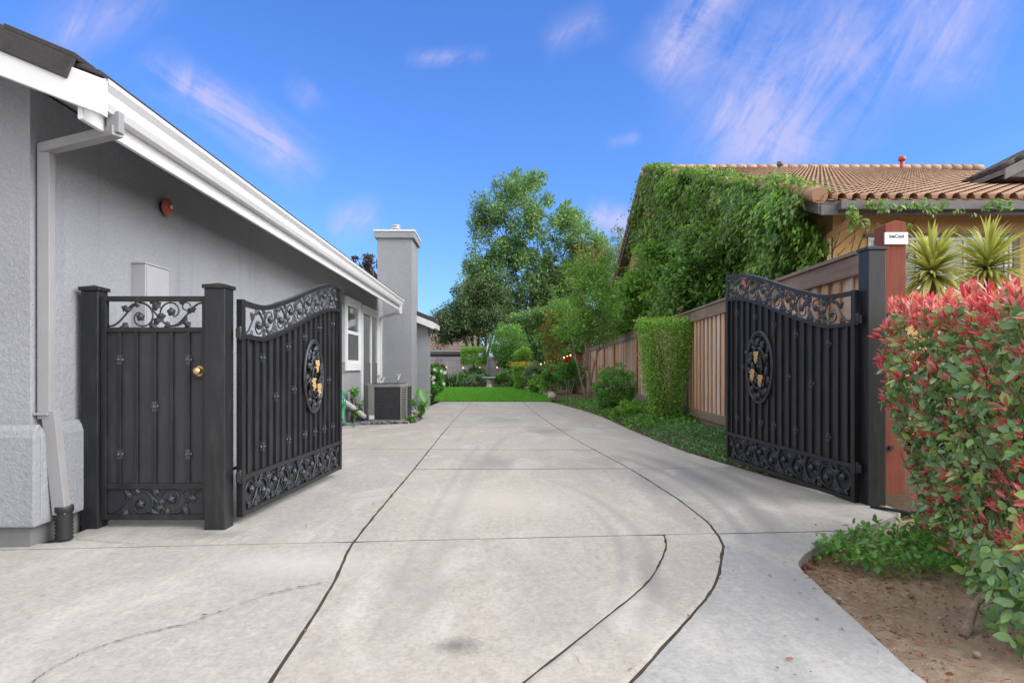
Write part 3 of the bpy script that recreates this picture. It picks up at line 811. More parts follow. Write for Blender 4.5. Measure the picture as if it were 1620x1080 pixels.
for r in range(13):     # barge tiles that fold over the rake
    o = 0.55 - r * 0.40
    p = H(S0 - 0.045, o, ROOF(o) + 0.045 + random.uniform(-.004, .004))
    mb.obox(p, hd * 0.2, slope * 0.44 + upn * 0.012, upn * 0.032)
    mb.obox(p - upn * 0.125, hd * 0.03, slope * 0.44 + upn * 0.012, upn * 0.127)
house.part('roof_tile', mb, DARKTILE, 0.006, roof)
mb = MB()   # white boards: eave board, rake board
hbox(mb, S0, S1, 0.545, 0.575, 2.60, 2.82)
mb.prism([H(S0 - 0.03, 0.71, ROOF(0.71) - 0.005), H(S0 - 0.03, RO, ROOF(RO) - 0.005), H(S0 - 0.03, RO, ROOF(RO) - 0.21), H(S0 - 0.03, 0.71, ROOF(0.71) - 0.215)], hd * 0.045)
house.part('fascia', mb, WHITE, 0.003)
mb = MB()   # K-style gutter
gp = [(0.578, 2.70), (0.64, 2.70), (0.66, 2.735), (0.675, 2.79), (0.705, 2.825), (0.705, 2.85), (0.69, 2.85), (0.69, 2.832), (0.66, 2.795), (0.648, 2.74), (0.634, 2.715), (0.590, 2.715), (0.590, 2.84), (0.578, 2.84)]
mb.prism([H(S0 + 0.03, o, z) for o, z in gp], hd * (S1 - S0 - 0.02))
for s_ in (S0 + 0.03, S1 + 0.01):
    mb.prism([H(s_, o, z) for o, z in [(0.578, 2.70), (0.64, 2.70), (0.66, 2.735), (0.675, 2.79), (0.705, 2.825), (0.705, 2.85), (0.578, 2.85)]], hd * 0.006)
house.part('gutter', mb, WHITE)
mb = MB()   # front downspout
def duct(pts, w=0.062, d=0.078):
    for a, b in zip(pts[:-1], pts[1:]):
        a, b = Vector(a), Vector(b); e = (b - a).normalized() * 0.02
        mb.bar(a - e, b + e, d, w, hd if abs((b - a).normalized().z) > 0.5 else (0, 0, 1))
duct([H(-0.17, 0.635, 2.705), H(-0.17, 0.635, 2.615)]); duct([H(-0.17, 0.635, 2.605), H(0.07, 0.055, 2.575)]); duct([H(0.07, 0.055, 2.58), H(0.07, 0.055, 0.83)])
duct([H(0.072, 0.085, 0.845), H(0.115, 0.125, 0.2)], 0.068, 0.085)
hbox(mb, 0.02, 0.12, 0.0, 0.094, 0.835, 0.85)
ds = house.part('downspout', mb, PIPE, 0.004)
mb = MB()
pts = [H(0.125, 0.135, 0.23 - 0.0125 * k) for k in range(19)]
mb.tube(pts, [0.058 if k < 3 else (0.056 if k % 2 else 0.046) for k in range(19)], 14)
house.part('drain_hose', mb, BLACKP, 0, ds)
mb = MB()   # rear downspout by the sliding door
duct([H(12.6, 0.62, 2.70), H(12.6, 0.62, 2.52)]); duct([H(12.6, 0.62, 2.53), H(12.98, 0.05, 2.42)]); duct([H(12.98, 0.05, 2.43), H(12.98, 0.05, 0.05)])
house.part('downspout', mb, WHITE, 0.004)
# window and sliding door
def opening(name, s0, s1, z0, z1, tr, mats, bars, sill=False):
    mb = MB()
    hbox(mb, s0, s1, 0, 0.045, z1 - tr, z1); hbox(mb, s0, s1, 0, 0.045, z0, z0 + tr * (1.25 if sill else 0.6))
    hbox(mb, s0, s0 + tr * .8, 0, 0.045, z0 + tr * 1.2, z1 - tr); hbox(mb, s1 - tr * 1.4, s1, 0, 0.045, z0 + tr * 1.2, z1 - tr)
    w = house.part(name, mb, WHITE, 0.003)
    a, b, c, d = s0 + tr * .8, s1 - tr * 1.4, z0 + tr * (1.2 if sill else .6), z1 - tr
    mb = MB()
    hbox(mb, a, a + .05, 0.004, 0.03, c, d); hbox(mb, b - .05, b, 0.004, 0.03, c, d); hbox(mb, a, b, 0.004, 0.032, c, c + .06); hbox(mb, a, b, 0.004, 0.032, d - .05, d)
    for q in bars:
        if q[0] == 'h': hbox(mb, a, b, 0.004, 0.036, q[1] - .035, q[1] + .035)
        else: hbox(mb, q[1] - .045, q[1] + .045, 0.004, 0.036, c, d)
    house.part('frame', mb, WHITE, 0.003, w)
    mb = MB(); hbox(mb, a, b, 0.002, 0.012, c, d); house.part('pane', mb, mats[0], 0, w)
    if len(mats) > 1:
        mb = MB(); hbox(mb, a, b, 0.0125, 0.02, c, (c + d) / 2 - .02); house.part('screen', mb, mats[1], 0, w)
opening('window', 9.05, 10.55, 1.07, 2.58, 0.13, (GLASS, SCREEN), [('h', 1.86)], True)
opening('sliding_door', 10.66, 12.92, 0.02, 2.56, 0.13, (GLASS, SCREEN), [('v', 11.8)])
# meter cabinet on the wall, small vent stub above
mb = MB(); hbox(mb, 1.2, 1.60, 0, 0.11, 0.95, 2.0); hbox(mb, 1.19, 1.61, 0.0, 0.118, 2.0, 2.012)
hbox(mb, 1.215, 1.585, 0.11, 0.116, 0.97, 1.985); hbox(mb, 1.21, 1.24, 0.02, 0.123, 1.70, 1.76)
house.part('meter_cabinet', mb, PANELG, 0.004)
# chimney
mb = MB()
hbox(mb, 13.72, 15.12, -0.16, 0.78, -0.1, 4.63)
chim = house.part('chimney', mb, STUCCO, 0.01)
mb = MB()
for o0, o1, z0, z1 in ((0.07, 0.07, 4.63, 4.80),):
    hbox(mb, 13.72 - o0, 15.12 + o0, -0.16 - o1, 0.78 + o1, z0, z1)
house.part('cap', mb, STUCCO, 0.01, chim)
mb = MB(); hbox(mb, 13.63, 15.21, -0.25, 0.87, 4.801, 4.85); house.part('cap_top', mb, WHITE, 0.01, chim)
mb = MB(); c = H(14.2, 0.28, 4.84)
mb.tube([c, c + Vector((0, 0, .14))], .095, 16); mb.tube([c + Vector((0, 0, .14)), c + Vector((0, 0, .16))], .125, 16)
mb.tube([c + Vector((0, 0, .17)), c + Vector((0, 0, .205))], .10, 16); mb.tube([c + Vector((0, 0, .21)), c + Vector((0, 0, .235))], .12, 16)
mb.tube([c + Vector((0, 0, .13)), c + Vector((0, 0, .22))], .07, 10)
house.part('flue', mb, SILVER, 0, chim)
# rear wing with its own small gable edge
mb = MB(); hbox(mb, 15.13, 15.9, -4.0, 1.07, -0.1, 2.42); mb.prism([H(15.13, 1.05, 2.42), H(15.13, -4.0, 2.42), H(15.13, -1.5, 3.35)], hd * .75)
house.part('wall', mb, STUCCO)
mb = MB(); WR = lambda o: 2.43 + 0.40 * (1.28 - o)
mb.prism([H(14.85, 1.3, WR(1.3)), H(14.85, -1.5, WR(-1.5)), H(14.85, -1.5, WR(-1.5) + .13), H(14.85, 1.3, WR(1.3) + .13)], hd * 1.3)
house.part('roof', mb, DARKTILE, 0.01)
mb = MB(); mb.prism([H(14.82, 1.28, WR(1.28) - .005), H(14.82, -1.0, WR(-1.0) - .005), H(14.82, -1.0, WR(-1.0) - .2), H(14.82, 1.28, WR(1.28) - .2)], hd * 0.04)
hbox(mb, 14.83, 16.2, 1.255, 1.33, 2.26, 2.40)
house.part('fascia', mb, WHITE, 0.003)

# alarm bell
c = H(1.70, 0.0, 2.585)
bell = Thing('alarm_bell', c, 'round faded red alarm bell high on the grey stucco wall', 'alarm bell')
mb = MB(); mb.tube([c, c + hn * .03], .05, 12); bell.part('backplate', mb, BLACKP)
mb = MB(); mb.tube([c + hn * t for t in (.03, .035, .06, .075, .083)], [.075, .082, .076, .05, .015], 20); bell.part('gong', mb, RED)
mb = MB(); mb.tube([c + hn * .08, c + hn * .092], .018, 10); bell.part('bolt', mb, WHITE)

# disconnect box with its conduit
c = H(8.55, 0, 1.09)
box = Thing('disconnect_box', c, 'small grey electrical box on the wall below the white window', 'electrical box')
mb = MB(); hbox(mb, 8.42, 8.68, 0, 0.09, 1.0, 1.22); hbox(mb, 8.41, 8.69, 0, 0.10, 1.22, 1.235); box.part('case', mb, ACGREY, 0.004)
mb = MB()
pp = [H(8.58, .04, 1.0), H(8.58, .04, .55), H(8.6, .05, .38), H(8.75, .12, .27), H(9.0, .2, .27), H(9.2, .3, .3)]
mb.tube(pp, .014, 8); box.part('conduit', mb, BLACKP)
# wrapped refrigerant pipe
mb = MB()
pts = [H(8.7, .02, .50), H(8.85, .06, .44), H(9.0, .10, .38), H(9.2, .22, .25), H(9.3, .3, .16), H(9.34, .36, .12)]
mb.tube(pts, [.04, .055, .06, .062, .055, .05], 10); mb.tube([H(8.5, .02, .35), H(8.62, .03, .22), H(8.66, .05, .12)], .028, 8)
lp = mb.build('insulated_pipe', SILVER); tag(lp, 'silver wrapped insulated pipe running from wall to cooling unit', 'pipe')
# cooling unit
AX0, AX1, AY0, AY1 = -3.06, -2.16, 13.58, 14.40
ac = Thing('air_conditioner', (-2.6, 14, 0), 'square grey outdoor air conditioning unit on dark pebbles beside chimney', 'air conditioner')
mb = MB(); mb.box(AX0 - .06, AX1 + .06, AY0 - .06, AY1 + .06, -0.05, 0.03); ac.part('pad', mb, STONEG, 0.01)
ch = 0.12
outl = [(AX0 + ch, AY0), (AX1 - ch, AY0), (AX1, AY0 + ch), (AX1, AY1 - ch), (AX1 - ch, AY1), (AX0 + ch, AY1), (AX0, AY1 - ch), (AX0, AY0 + ch)]
def inset(k):
    cx, cy = (AX0 + AX1) / 2, (AY0 + AY1) / 2
    return [(cx + (x - cx) * k, cy + (y - cy) * k) for x, y in outl]
mb = MB(); mb.prism([(x, y, 0.06) for x, y in inset(.94)], (0, 0, .68)); ac.part('coil', mb, ACDARK)
mb = MB(); mb.prism([(x, y, 0.03) for x, y in outl], (0, 0, .035)); mb.prism([(x, y, 0.735) for x, y in inset(1.01)], (0, 0, .05))
cornerp = list(zip(outl, outl[1:] + outl[:1]))
for k in (1, 3, 5, 7):          # corner posts with louvre slots
    (xa, ya), (xb, yb) = cornerp[k]; a, b = Vector((xa, ya, 0)), Vector((xb, yb, 0)); d = b - a; nn = Vector((d.y, -d.x, 0)).normalized()
    if k != 1:
        mb.obox(a + Vector((0, 0, .065)), d, -nn * .02, Vector((0, 0, .67)))
    else:
        mb.obox(a + Vector((0, 0, .065)), d * .14, -nn * .02, Vector((0, 0, .67))); mb.obox(a + d * .86 + Vector((0, 0, .065)), d * .14, -nn * .02, Vector((0, 0, .67)))
        for q in range(19):
            mb.obox(a + d * .14 + Vector((0, 0, .075 + q * .0355)), d * .72, -nn * .02, Vector((0, 0, .017)))
(xa, ya), (xb, yb) = cornerp[0]
mb.box(xa, xa + .12, ya - .004, ya + .02, .065, .735)
ac.part('casing', mb, ACGREY, 0.003)
mb = MB()
def face_grid(a, b, inner):
    d = b - a; nn = Vector((d.y, -d.x, 0)).normalized(); L = d.length
    for q in range(int(L / .018)):
        p = a + d * (q + .5) / int(L / .018); mb.bar(p + Vector((0, 0, .07)) - nn * inner, p + Vector((0, 0, .73)) - nn * inner, .004, .004, nn)
    for q in range(11):
        z = .08 + q * .064; mb.bar(a + Vector((0, 0, z)) - nn * inner, b + Vector((0, 0, z)) - nn * inner, .006, .007)
face_grid(Vector((AX0 + ch + .12, AY0, 0)), Vector((AX1 - ch, AY0, 0)), .004); face_grid(Vector((AX1, AY0 + ch, 0)), Vector((AX1, AY1 - ch, 0)), .004)
ac.part('grille', mb, mat_plain('unit_grille_wire', (0.055, 0.057, 0.063), 0.5))
mb = MB(); cc = Vector(((AX0 + AX1) / 2, (AY0 + AY1) / 2, .79))
for q in range(6):
    r_ = .06 + q * .06; mb.tube([cc + Vector((math.cos(t) * r_, math.sin(t) * r_, .01)) for t in np.linspace(0, 2 * math.pi, 25)], .004, 4)
for q in range(4):
    t = q * math.pi / 4; mb.tube([cc - Vector((math.cos(t), math.sin(t), 0)) * .37 + Vector((0, 0, .004)), cc + Vector((math.cos(t), math.sin(t), 0)) * .37 + Vector((0, 0, .004))], .004, 4)
ac.part('fan_guard', mb, BLACKP)
mb = MB(); mb.box(AX0 + .14, AX0 + .24, AY0 - .006, AY0, .08, .16); ac.part('notice_plate', mb, WHITE)

# green garden hose hanging by the wall
mb = MB(); c = H(8.15, 0.09, 0.42)
for q in range(5):
    a = .17 + .015 * q; pts = []
    for t in np.linspace(0, 2 * math.pi, 30):
        pts.append(c + hd * math.sin(t) * a * .62 + Vector((0, 0, math.cos(t) * a * 1.25)) + hn * (.02 * q + .015 * math.sin(3 * t + q)))
    mb.tube(pts, .0115, 7)
mb.tube([c + Vector((0, 0, -.2)), c + hn * .15 + Vector((0, 0, -.33)), c + hn * .25 + hd * .2 + Vector((0, 0, -.41)), c + hn * .2 + hd * .5 + Vector((0, 0, -.41))], .0115, 7)
mb.bar(c + Vector((0, 0, .2)) - hn * .09, c + Vector((0, 0, .2)) + hn * .12, .03, .03)
hose = mb.build('garden_hose', GREENP); tag(hose, 'coiled green garden hose on the grey wall behind the open gate', 'garden hose')
# ================================================================ ornamental black gates
def cast_leaf(mb, fr, u, z, y, ang, L, W, mi=0):
    ca, sa = math.cos(ang), math.sin(ang)
    out = [(0, 0), (.22, .42), (.5, .30), (.62, .5), (.8, .2), (1, 0), (.8, -.2), (.62, -.5), (.5, -.30), (.22, -.42)]
    P = []
    for a, b in out:
        du, dz = a * L, b * W
        P.append(fr(u + du * ca - dz * sa, y, z + du * sa + dz * ca))
    cf = fr(u + .45 * L * ca, y + .014, z + .45 * L * sa); cb = fr(u + .45 * L * ca, y - .012, z + .45 * L * sa)
    n = len(P); vs = P + [cf, cb]
    mb.add(vs, [(i, (i + 1) % n, n) for i in range(n)] + [((i + 1) % n, i, n + 1) for i in range(n)])
def rose(mb, fr, u, z, y, r):
    mb.ball(fr(u, y, z), (r, r, r), 8, 6)
    for k in range(5):
        t = 2 * math.pi * k / 5 + .4
        mb.ball(fr(u + r * .75 * math.cos(t), y, z + r * .75 * math.sin(t)), (r * .52, r * .52, r * .52), 6, 5)
def vine_band(mb, fr, L, zb, zt, y, per=0.42, start=0.0, s=1.0):
    """scrolling vine with leaves and roses that fills the band between heights zb(u) and zt(u)"""
    Z = lambda u, v: lerp(zb(u), zt(u), v)
    r = .0078 * s
    def path(uv, rad, n=5):
        pts = [fr(min(max(u, .004), L - .004), y, Z(u, min(max(v, .03), .97))) for u, v in uv]
        mb.tube(pts, rad, n)
    us = np.arange(0.0, L + .001, .02)
    path([(u, .5 - .46 * math.cos(2 * math.pi * (u - start) / per)) for u in us], r)
    hgt = zt(0) - zb(0)
    k0 = int(math.floor(-start / (per / 2))) - 1
    for k in range(k0, int(L / (per / 2)) + 3):
        uc = start + k * per / 2            # extremum of the stem
        top = (k % 2 == 1)
        # curl inside each lobe
        cu, cv = uc, (.40 if top else .60)
        if not (.05 < cu < L - .05):
            continue
        sp = []
        for t in np.linspace(0, 1, 26):
            a = (math.pi * (.9 if top else -.1)) - 2 * math.pi * 1.15 * t * (1 if top else 1)
            rr = lerp(.115, .035, t) * s * per / .42
            sp.append((cu + rr * math.cos(a) * 1.0, cv + rr * math.sin(a) / hgt * (1.0)))
        path(sp, [lerp(r, r * .7, t) for t in np.linspace(0, 1, 26)])
        rose(mb, fr, cu, Z(cu, cv), y + .008, .027 * s)
        # leaves round the curl and on the stem
        sg = 1 if top else -1
        for du, dv, ang, ll in ((.085, .28 * sg, .9 * sg, .092), (-.075, .22 * sg, 2.4 * sg, .085), (.06, -.30 * sg, -.5 * sg, .085), (-.10, -.22 * sg, -2.3 * sg, .095), (.0, -.36 * sg, -1.9 * sg, .08), (.115, 0, .2, .08), (-.03, .36 * sg, 1.7 * sg, .075)):
            u_, v_ = cu + du * s, cv + dv
            if .05 < u_ < L - .05 and .06 < v_ < .94:
                cast_leaf(mb, fr, u_, Z(u_, v_), y + .004, ang + random.uniform(-.3, .3), ll * s, ll * s * .72)
        # little tendril
        tp = [(cu + (.11 + .03 * math.cos(a)) * s, cv - sg * .22 + .03 * s * math.sin(a) / hgt) for a in np.linspace(0, 5, 12)]
        if cu + .15 < L: path(tp, r * .65, 4)

def collar(fr, u, z, y):
    mb = MB()
    q = lambda du, dz: fr(u + du, y, z + dz)
    for dz, w, h in ((0, .034, .016), (.017, .026, .010), (-.017, .026, .010), (.030, .030, .008), (-.030, .030, .008)):
        a = fr(u - w / 2, y - w / 2, z + dz - h / 2)
        mb.obox(a, fr(u + w / 2, y - w / 2, z + dz - h / 2) - a, fr(u - w / 2, y + w / 2, z + dz - h / 2) - a, Vector((0, 0, h)))
    for t in range(4):
        mb.ball(fr(u + .019 * math.cos(t * 1.57), y + .019 * math.sin(t * 1.57), z), (.009, .009, .012), 6, 4)
    return mb

def swing_gate(name, hinge, end, face, zbot, zbot_end, ztop0, ztop1, s, label, oval_u, oval_z, oval_hw, oval_hh, npick=17):
    h = Vector((*hinge, 0)); e = Vector((*end, 0)); L = (e - h).length; d = (e - h).normalized(); n = Vector((-d.y, d.x, 0)) * face
    T = Thing(name, h, label, 'gate', 'pair of open driveway gate leaves')
    lift = lambda u: lerp(0, zbot_end - zbot, u / L)
    fr = lambda u, y, z: h + d * u + n * y + Vector((0, 0, z + lift(u)))
    fw = .045
    def ztop(u):
        t = min(1, max(0, (u / L - .14) / .80)); t = t * t * (3 - 2 * t)
        dip = -.018 * math.sin(math.pi * min(1, u / L / .3)) if u / L < .3 else 0
        return ztop0 + (ztop1 - ztop0) * t + dip
    bh = .245 * s
    zband = lambda u: ztop(u) - bh
    zb0, zb1 = zbot + .035, zbot + .265 * s      # lower band
    mb = MB()
    def rail(zf, hh, u0=fw, u1=None, m=36, w=.04):
        u1 = L - fw if u1 is None else u1
        us = np.linspace(u0, u1, m); vs = []
        for u in us:
            z = zf(u); vs += [fr(u, -w / 2, z - hh), fr(u, w / 2, z - hh), fr(u, w / 2, z), fr(u, -w / 2, z)]
        fs = []
        for i in range(m - 1):
            a = i * 4
            for k in range(4):
                k2 = (k + 1) % 4; f = (a + k, a + k2, a + 4 + k2, a + 4 + k); fs.append(f if face < 0 else f[::-1])
        fs += [(3, 2, 1, 0), tuple((m - 1) * 4 + k for k in range(4))]
        mb.add(vs, fs)
    def obx(mb, u0, u1, y0, y1, z0, z1a, z1b=None):
        z1b = z1a if z1b is None else z1b
        q = [fr(u0, y0, z0), fr(u1, y0, z0), fr(u1, y1, z0), fr(u0, y1, z0), fr(u0, y0, z1a), fr(u1, y0, z1b), fr(u1, y1, z1b), fr(u0, y1, z1a)]
        fs = [(0, 3, 2, 1), (4, 5, 6, 7), (0, 1, 5, 4), (1, 2, 6, 5), (2, 3, 7, 6), (3, 0, 4, 7)]
        mb.add(q, fs if face > 0 else [f[::-1] for f in fs])
    obx(mb, 0, fw, -.025, .025, zbot, ztop(0)); obx(mb, L - fw, L, -.025, .025, zbot, ztop(L))
    rail(ztop, .038); rail(lambda u: zband(u), .036); rail(lambda u: zb1 + .036, .036); rail(lambda u: zbot + .036, .036)
    T.part('frame', mb, BLACK, 0.003)
    # back sheet
    mb = MB(); us = np.linspace(fw - .002, L - fw + .002, 36); vs = []
    for u in us:
        vs += [fr(u, -.012, zbot + .01), fr(u, -.012, zband(u) - .01), fr(u, -.017, zbot + .01), fr(u, -.017, zband(u) - .01)]
    fs = []
    for i in range(35):
        a = i * 4; fs += [(a, a + 4, a + 5, a + 1), (a + 2, a + 3, a + 7, a + 6)]
    mb.add(vs, fs); T.part('back_sheet', mb, BLACKSHEET)
    # pickets
    colr = {'up': (2, 6, 9, 12, 15), 'low': (2, 6, 9, 11, 13, 15), 'mid': (4, 7, 14)}
    for i in range(npick):
        u = lerp(fw, L - fw, (i + .55) / (npick + .1)); w = .020
        inoval = abs(u - oval_u) < oval_hw * .96
        mb = MB()
        if False:
            k = oval_hh * math.sqrt(max(0, 1 - ((u - oval_u) / oval_hw) ** 2)) - .006
            obx(mb, u - w / 2, u + w / 2, -.0115, .012, zb1 + .036, oval_z - lift(u) - k)
            obx(mb, u - w / 2, u + w / 2, -.0115, .012, oval_z - lift(u) + k, zband(u - w / 2) - .036, zband(u + w / 2) - .036)
        else:
            obx(mb, u - w / 2, u + w / 2, -.0115, .012, zb1 + .036, zband(u - w / 2) - .036, zband(u + w / 2) - .036)
        p = T.part('picket', mb, BLACK)
        if i in colr['up']: T.part('collar', collar(fr, u, zband(u) - .036 - .13 * s, .004), GLINT_STEEL, 0, p)
        if i in colr['low']: T.part('collar', collar(fr, u, zbot + .47 * s, .004), GLINT_STEEL, 0, p)
        if i in colr['mid'] and not inoval: T.part('collar', collar(fr, u, lerp(.88, 1.02, u / L) * s - (.02 if i == 4 else 0), .004), GLINT_STEEL, 0, p)
    # vine bands
    mb = MB(); vine_band(mb, lambda u, y, z: fr(u + fw, y, z), L - 2 * fw, lambda u: zband(u + fw) + .004, lambda u: ztop(u + fw) - .042, 0.0, .40 * s, .05, s)
    T.part('vine_scroll', mb, CASTING)
    mb = MB(); vine_band(mb, lambda u, y, z: fr(u + fw, y, z), L - 2 * fw, lambda u: zbot + .038, lambda u: zb1 - .002, 0.002, .40 * s, .12, s)
    T.part('vine_scroll', mb, CASTING)
    # oval medallion
    O = lambda a, k=1.0: (oval_u + oval_hw * k * math.cos(a), oval_z + oval_hh * k * math.sin(a))
    lf = lift(oval_u)
    fo = lambda u, y, z: fr(u, y, z - lift(u))
    mb = MB()
    for kk, rr, yy in ((1.0, .015, .016), (.93, .007, .018)):
        mb.tube([fo(O(a, kk)[0], yy, O(a, kk)[1]) for a in np.linspace(0, 2 * math.pi, 49)], rr, 7, cap=False)
    med = T.part('medallion', mb, CASTING)
    mb = MB()
    dz = [(.0, .0)]
    for k in range(30):
        a = k * 2.39996; rad = .86 * math.sqrt((k + 2) / 32)
        u_, z_ = O(a, rad)
        cast_leaf(mb, fo, u_, z_,   .020 + .006 * (k % 3), random.uniform(0, 6.28), .085 * s, .058 * s)
    for k, (a, b) in enumerate(((.05, .74), (-.55, -.66), (.0, -.8), (.5, -.62), (-.6, .3), (.62, .2), (-.15, .5))):
        rose(mb, fo, oval_u + a * oval_hw, .022, oval_z + b * oval_hh, .026 * s) if False else rose(mb, fo, oval_u + a * oval_hw, oval_z + b * oval_hh, .022, .026 * s)
    for a0, a1, rad in ((0.3, 2.9, .55), (3.4, 5.6, .6), (1.2, 4.0, .3)):
        mb.tube([fo(O(a, rad)[0], .032, O(a, rad)[1]) for a in np.linspace(a0, a1, 24)], .008, 6)
    T.part('cast_leaves', mb, CASTING, 0, med)
    for (a, b) in ((.05, .30), (-.33 * face * -1, -.20), (.28 * face * -1, -.36)):
        mb = MB(); cu_, cz_ = oval_u + a * oval_hw, oval_z + b * oval_hh
        for row, cnt in ((0, 3), (1, 4), (2, 3), (3, 3), (4, 2), (5, 1)):
            for q in range(cnt):
                mb.ball(fo(cu_ + (q - (cnt - 1) / 2) * .021 * s, .046 + random.uniform(-.006, .006), cz_ + (.04 - row * .019) * s), (.0125 * s,) * 3, 7, 5)
        T.part('grape_cluster', mb, GOLD, 0, med)
    # hinges
    for z in (zbot + .30, ztop(0) - .25):
        mb = MB(); mb.tube([fr(-.022, .012, z - .05), fr(-.022, .012, z + .05)], .016, 10); obx(mb, -.02, .03, .018, .034, z - .045, z + .045); obx(mb, -.07, -.02, .006, .02, z - .035, z + .035)
        T.part('hinge', mb, BLACK, 0.002)
    return T
swing_gate('driveway_gate', (-1.995, 4.86), (-1.822, 7.02), -1, .05, .072, 1.645, 1.98, 1.0, 'black iron gate leaf hinged beside the pedestrian gate, opened along the house side', 1.40, 1.06, .225, .335)
swing_gate('driveway_gate', (2.915, 5.61), (2.505, 7.72), 1, .0, .078, 1.80, 2.13, 1.08, 'black iron gate leaf hinged near the red hedge, opened along the wooden fence', 1.46, 1.145, .245, .375)

def gate_post(x0, x1, y0, y1, ztop, label, zb=-.05, cap=.012):
    t = Thing('gate_post', ((x0 + x1) / 2, (y0 + y1) / 2, 0), label, 'gate post', 'black metal gate posts')
    mb = MB(); mb.box(x0, x1, y0, y1, zb, ztop - .03); t.part('shaft', mb, BLACK, 0.006)
    mb = MB(); mb.box(x0 - cap, x1 + cap, y0 - cap, y1 + cap, ztop - .0305, ztop - .005)
    cx, cy = (x0 + x1) / 2, (y0 + y1) / 2
    mb.add([(x0 - cap, y0 - cap, ztop - .005), (x1 + cap, y0 - cap, ztop - .005), (x1 + cap, y1 + cap, ztop - .005), (x0 - cap, y1 + cap, ztop - .005), (cx, cy, ztop + .016)], [(0, 1, 4), (1, 2, 4), (2, 3, 4), (3, 0, 4)])
    t.part('cap', mb, BLACK, 0.003)
    return t
gate_post(-3.068, -2.945, 4.72, 4.84, 1.722, 'slim black post against the grey house wall beside the pedestrian gate')
gate_post(-2.172, -2.025, 4.68, 4.83, 1.735, 'black post between the pedestrian gate and the driveway gate leaf')
gp_ = gate_post(2.952, 3.10, 5.50, 5.66, 2.15, 'tall black post beside the red brown wooden post and hedge')
# pedestrian gate
def walk_gate():
    x0, x1, y = -2.942, -2.178, 4.765
    T = Thing('pedestrian_gate', ((x0 + x1) / 2, y, 0), 'narrow closed black gate with brass knob between two posts at the house', 'gate')
    fr = lambda u, yy, z: Vector((x0 + u, y - yy, z))
    L = x1 - x0
    mb = MB()
    mb.box(x0, x0 + .04, y - .02, y + .02, .055, 1.655); mb.box(x1 - .04, x1, y - .02, y + .02, .055, 1.655)
    for za, zb in ((1.618, 1.655), (1.398, 1.432), (.275, .315), (.055, .095)):
        mb.box(x0 + .04, x1 - .04, y - .018, y + .018, za, zb)
    T.part('frame', mb, BLACK, 0.003)
    mb = MB(); mb.box(x0 + .038, x1 - .038, y + .004, y + .009, .06, 1.42); T.part('back_sheet', mb, BLACKSHEET)
    xs = [gx(p, 4.75) for p in (189, 215.5, 244.5, 271, 297.5)]
    for k, x in enumerate(xs):
        mb = MB(); mb.box(x - .011, x + .011, y - .016, y + .0035, .315, 1.398)
        p = T.part('picket', mb, BLACK, 0.002)
        f2 = lambda u, yy, z: Vector((x0 + u, y - yy, z))
        for z in ((1.20, .525) if k in (0, 4) else (.865,) if k == 2 else ()):
            T.part('collar', collar(f2, x - x0, z, .008), GLINT_STEEL, 0, p)
    f3 = lambda u, yy, z: Vector((x0 + .04 + u, y - yy, z))
    mb = MB(); vine_band(mb, f3, L - .08, lambda u: 1.434, lambda u: 1.616, 0.0, .44, .02, .95); T.part('vine_scroll', mb, CASTING)
    mb = MB(); vine_band(mb, f3, L - .08, lambda u: .097, lambda u: .273, 0.002, .44, .02, .95); T.part('vine_scroll', mb, CASTING)
    mb = MB(); mb.box(x1 - .105, x1 - .0, y - .0215, y - .006, 1.065, 1.185); pl = T.part('lock_plate', mb, BLACK, 0.002)
    c = Vector((x1 - .055, y - .0215, 1.12)); f = Vector((0, -1, 0))
    mb = MB(); mb.tube([c, c + f * .006], .036, 18); mb.tube([c + f * t for t in (.006, .025, .03, .045, .058, .064)], [.014, .013, .024, .030, .024, .006], 16); T.part('knob', mb, BRASS, 0, pl)
walk_gate()

# black conduit lying on the pad by the right post
mb = MB(); mb.tube([(2.93, 5.42, .012), (3.05, 5.22, .016), (3.14, 4.95, .02), (3.2, 4.7, 0.0)], .013, 8)
tag(mb.build('ground_conduit', BLACKP), 'thin black conduit lying on concrete at the foot of the tall black post', 'conduit')

# ================================================================ wooden fence
wp = Thing('wooden_post', (3.42, 6.08, 0), 'thick red brown wooden post carrying the small white sign', 'wooden post')
mb = MB(); px0, px1, py0, py1 = 3.375, 3.565, 6.0, 6.19
mb.prism([(px0, py0, -.05), (px1, py0, -.05), (px1, py0, 2.455), (lerp(px0, px1, .55), py0, 2.475), (px0 + .05, py0, 2.46), (px0, py0, 2.44)], (0, py1 - py0, 0)); wp.part('shaft', mb, POSTW, 0.008)
for z in (1.62, .42):
    mb = MB(); mb.box(3.10, 3.44, 5.985, 5.999, z - .02, z + .02); mb.tube([(3.41, 5.985, z), (3.41, 5.97, z)], .014, 8); wp.part('bracket', mb, BLACKP)
sg = Thing('sign', (3.46, 5.98, 2.3), 'small white plastic sign with dark teal lettering on the wooden post', 'sign')
sx0, sx1, sz0, sz1 = gx(1400, 5.98), gx(1436.5, 5.98), gz(386.5, 5.98), gz(367.5, 5.98)
mb = MB(); mb.box(sx0, sx1, 5.978, 5.996, sz0, sz1); sg.part('plate', mb, SIGNW, 0.002)
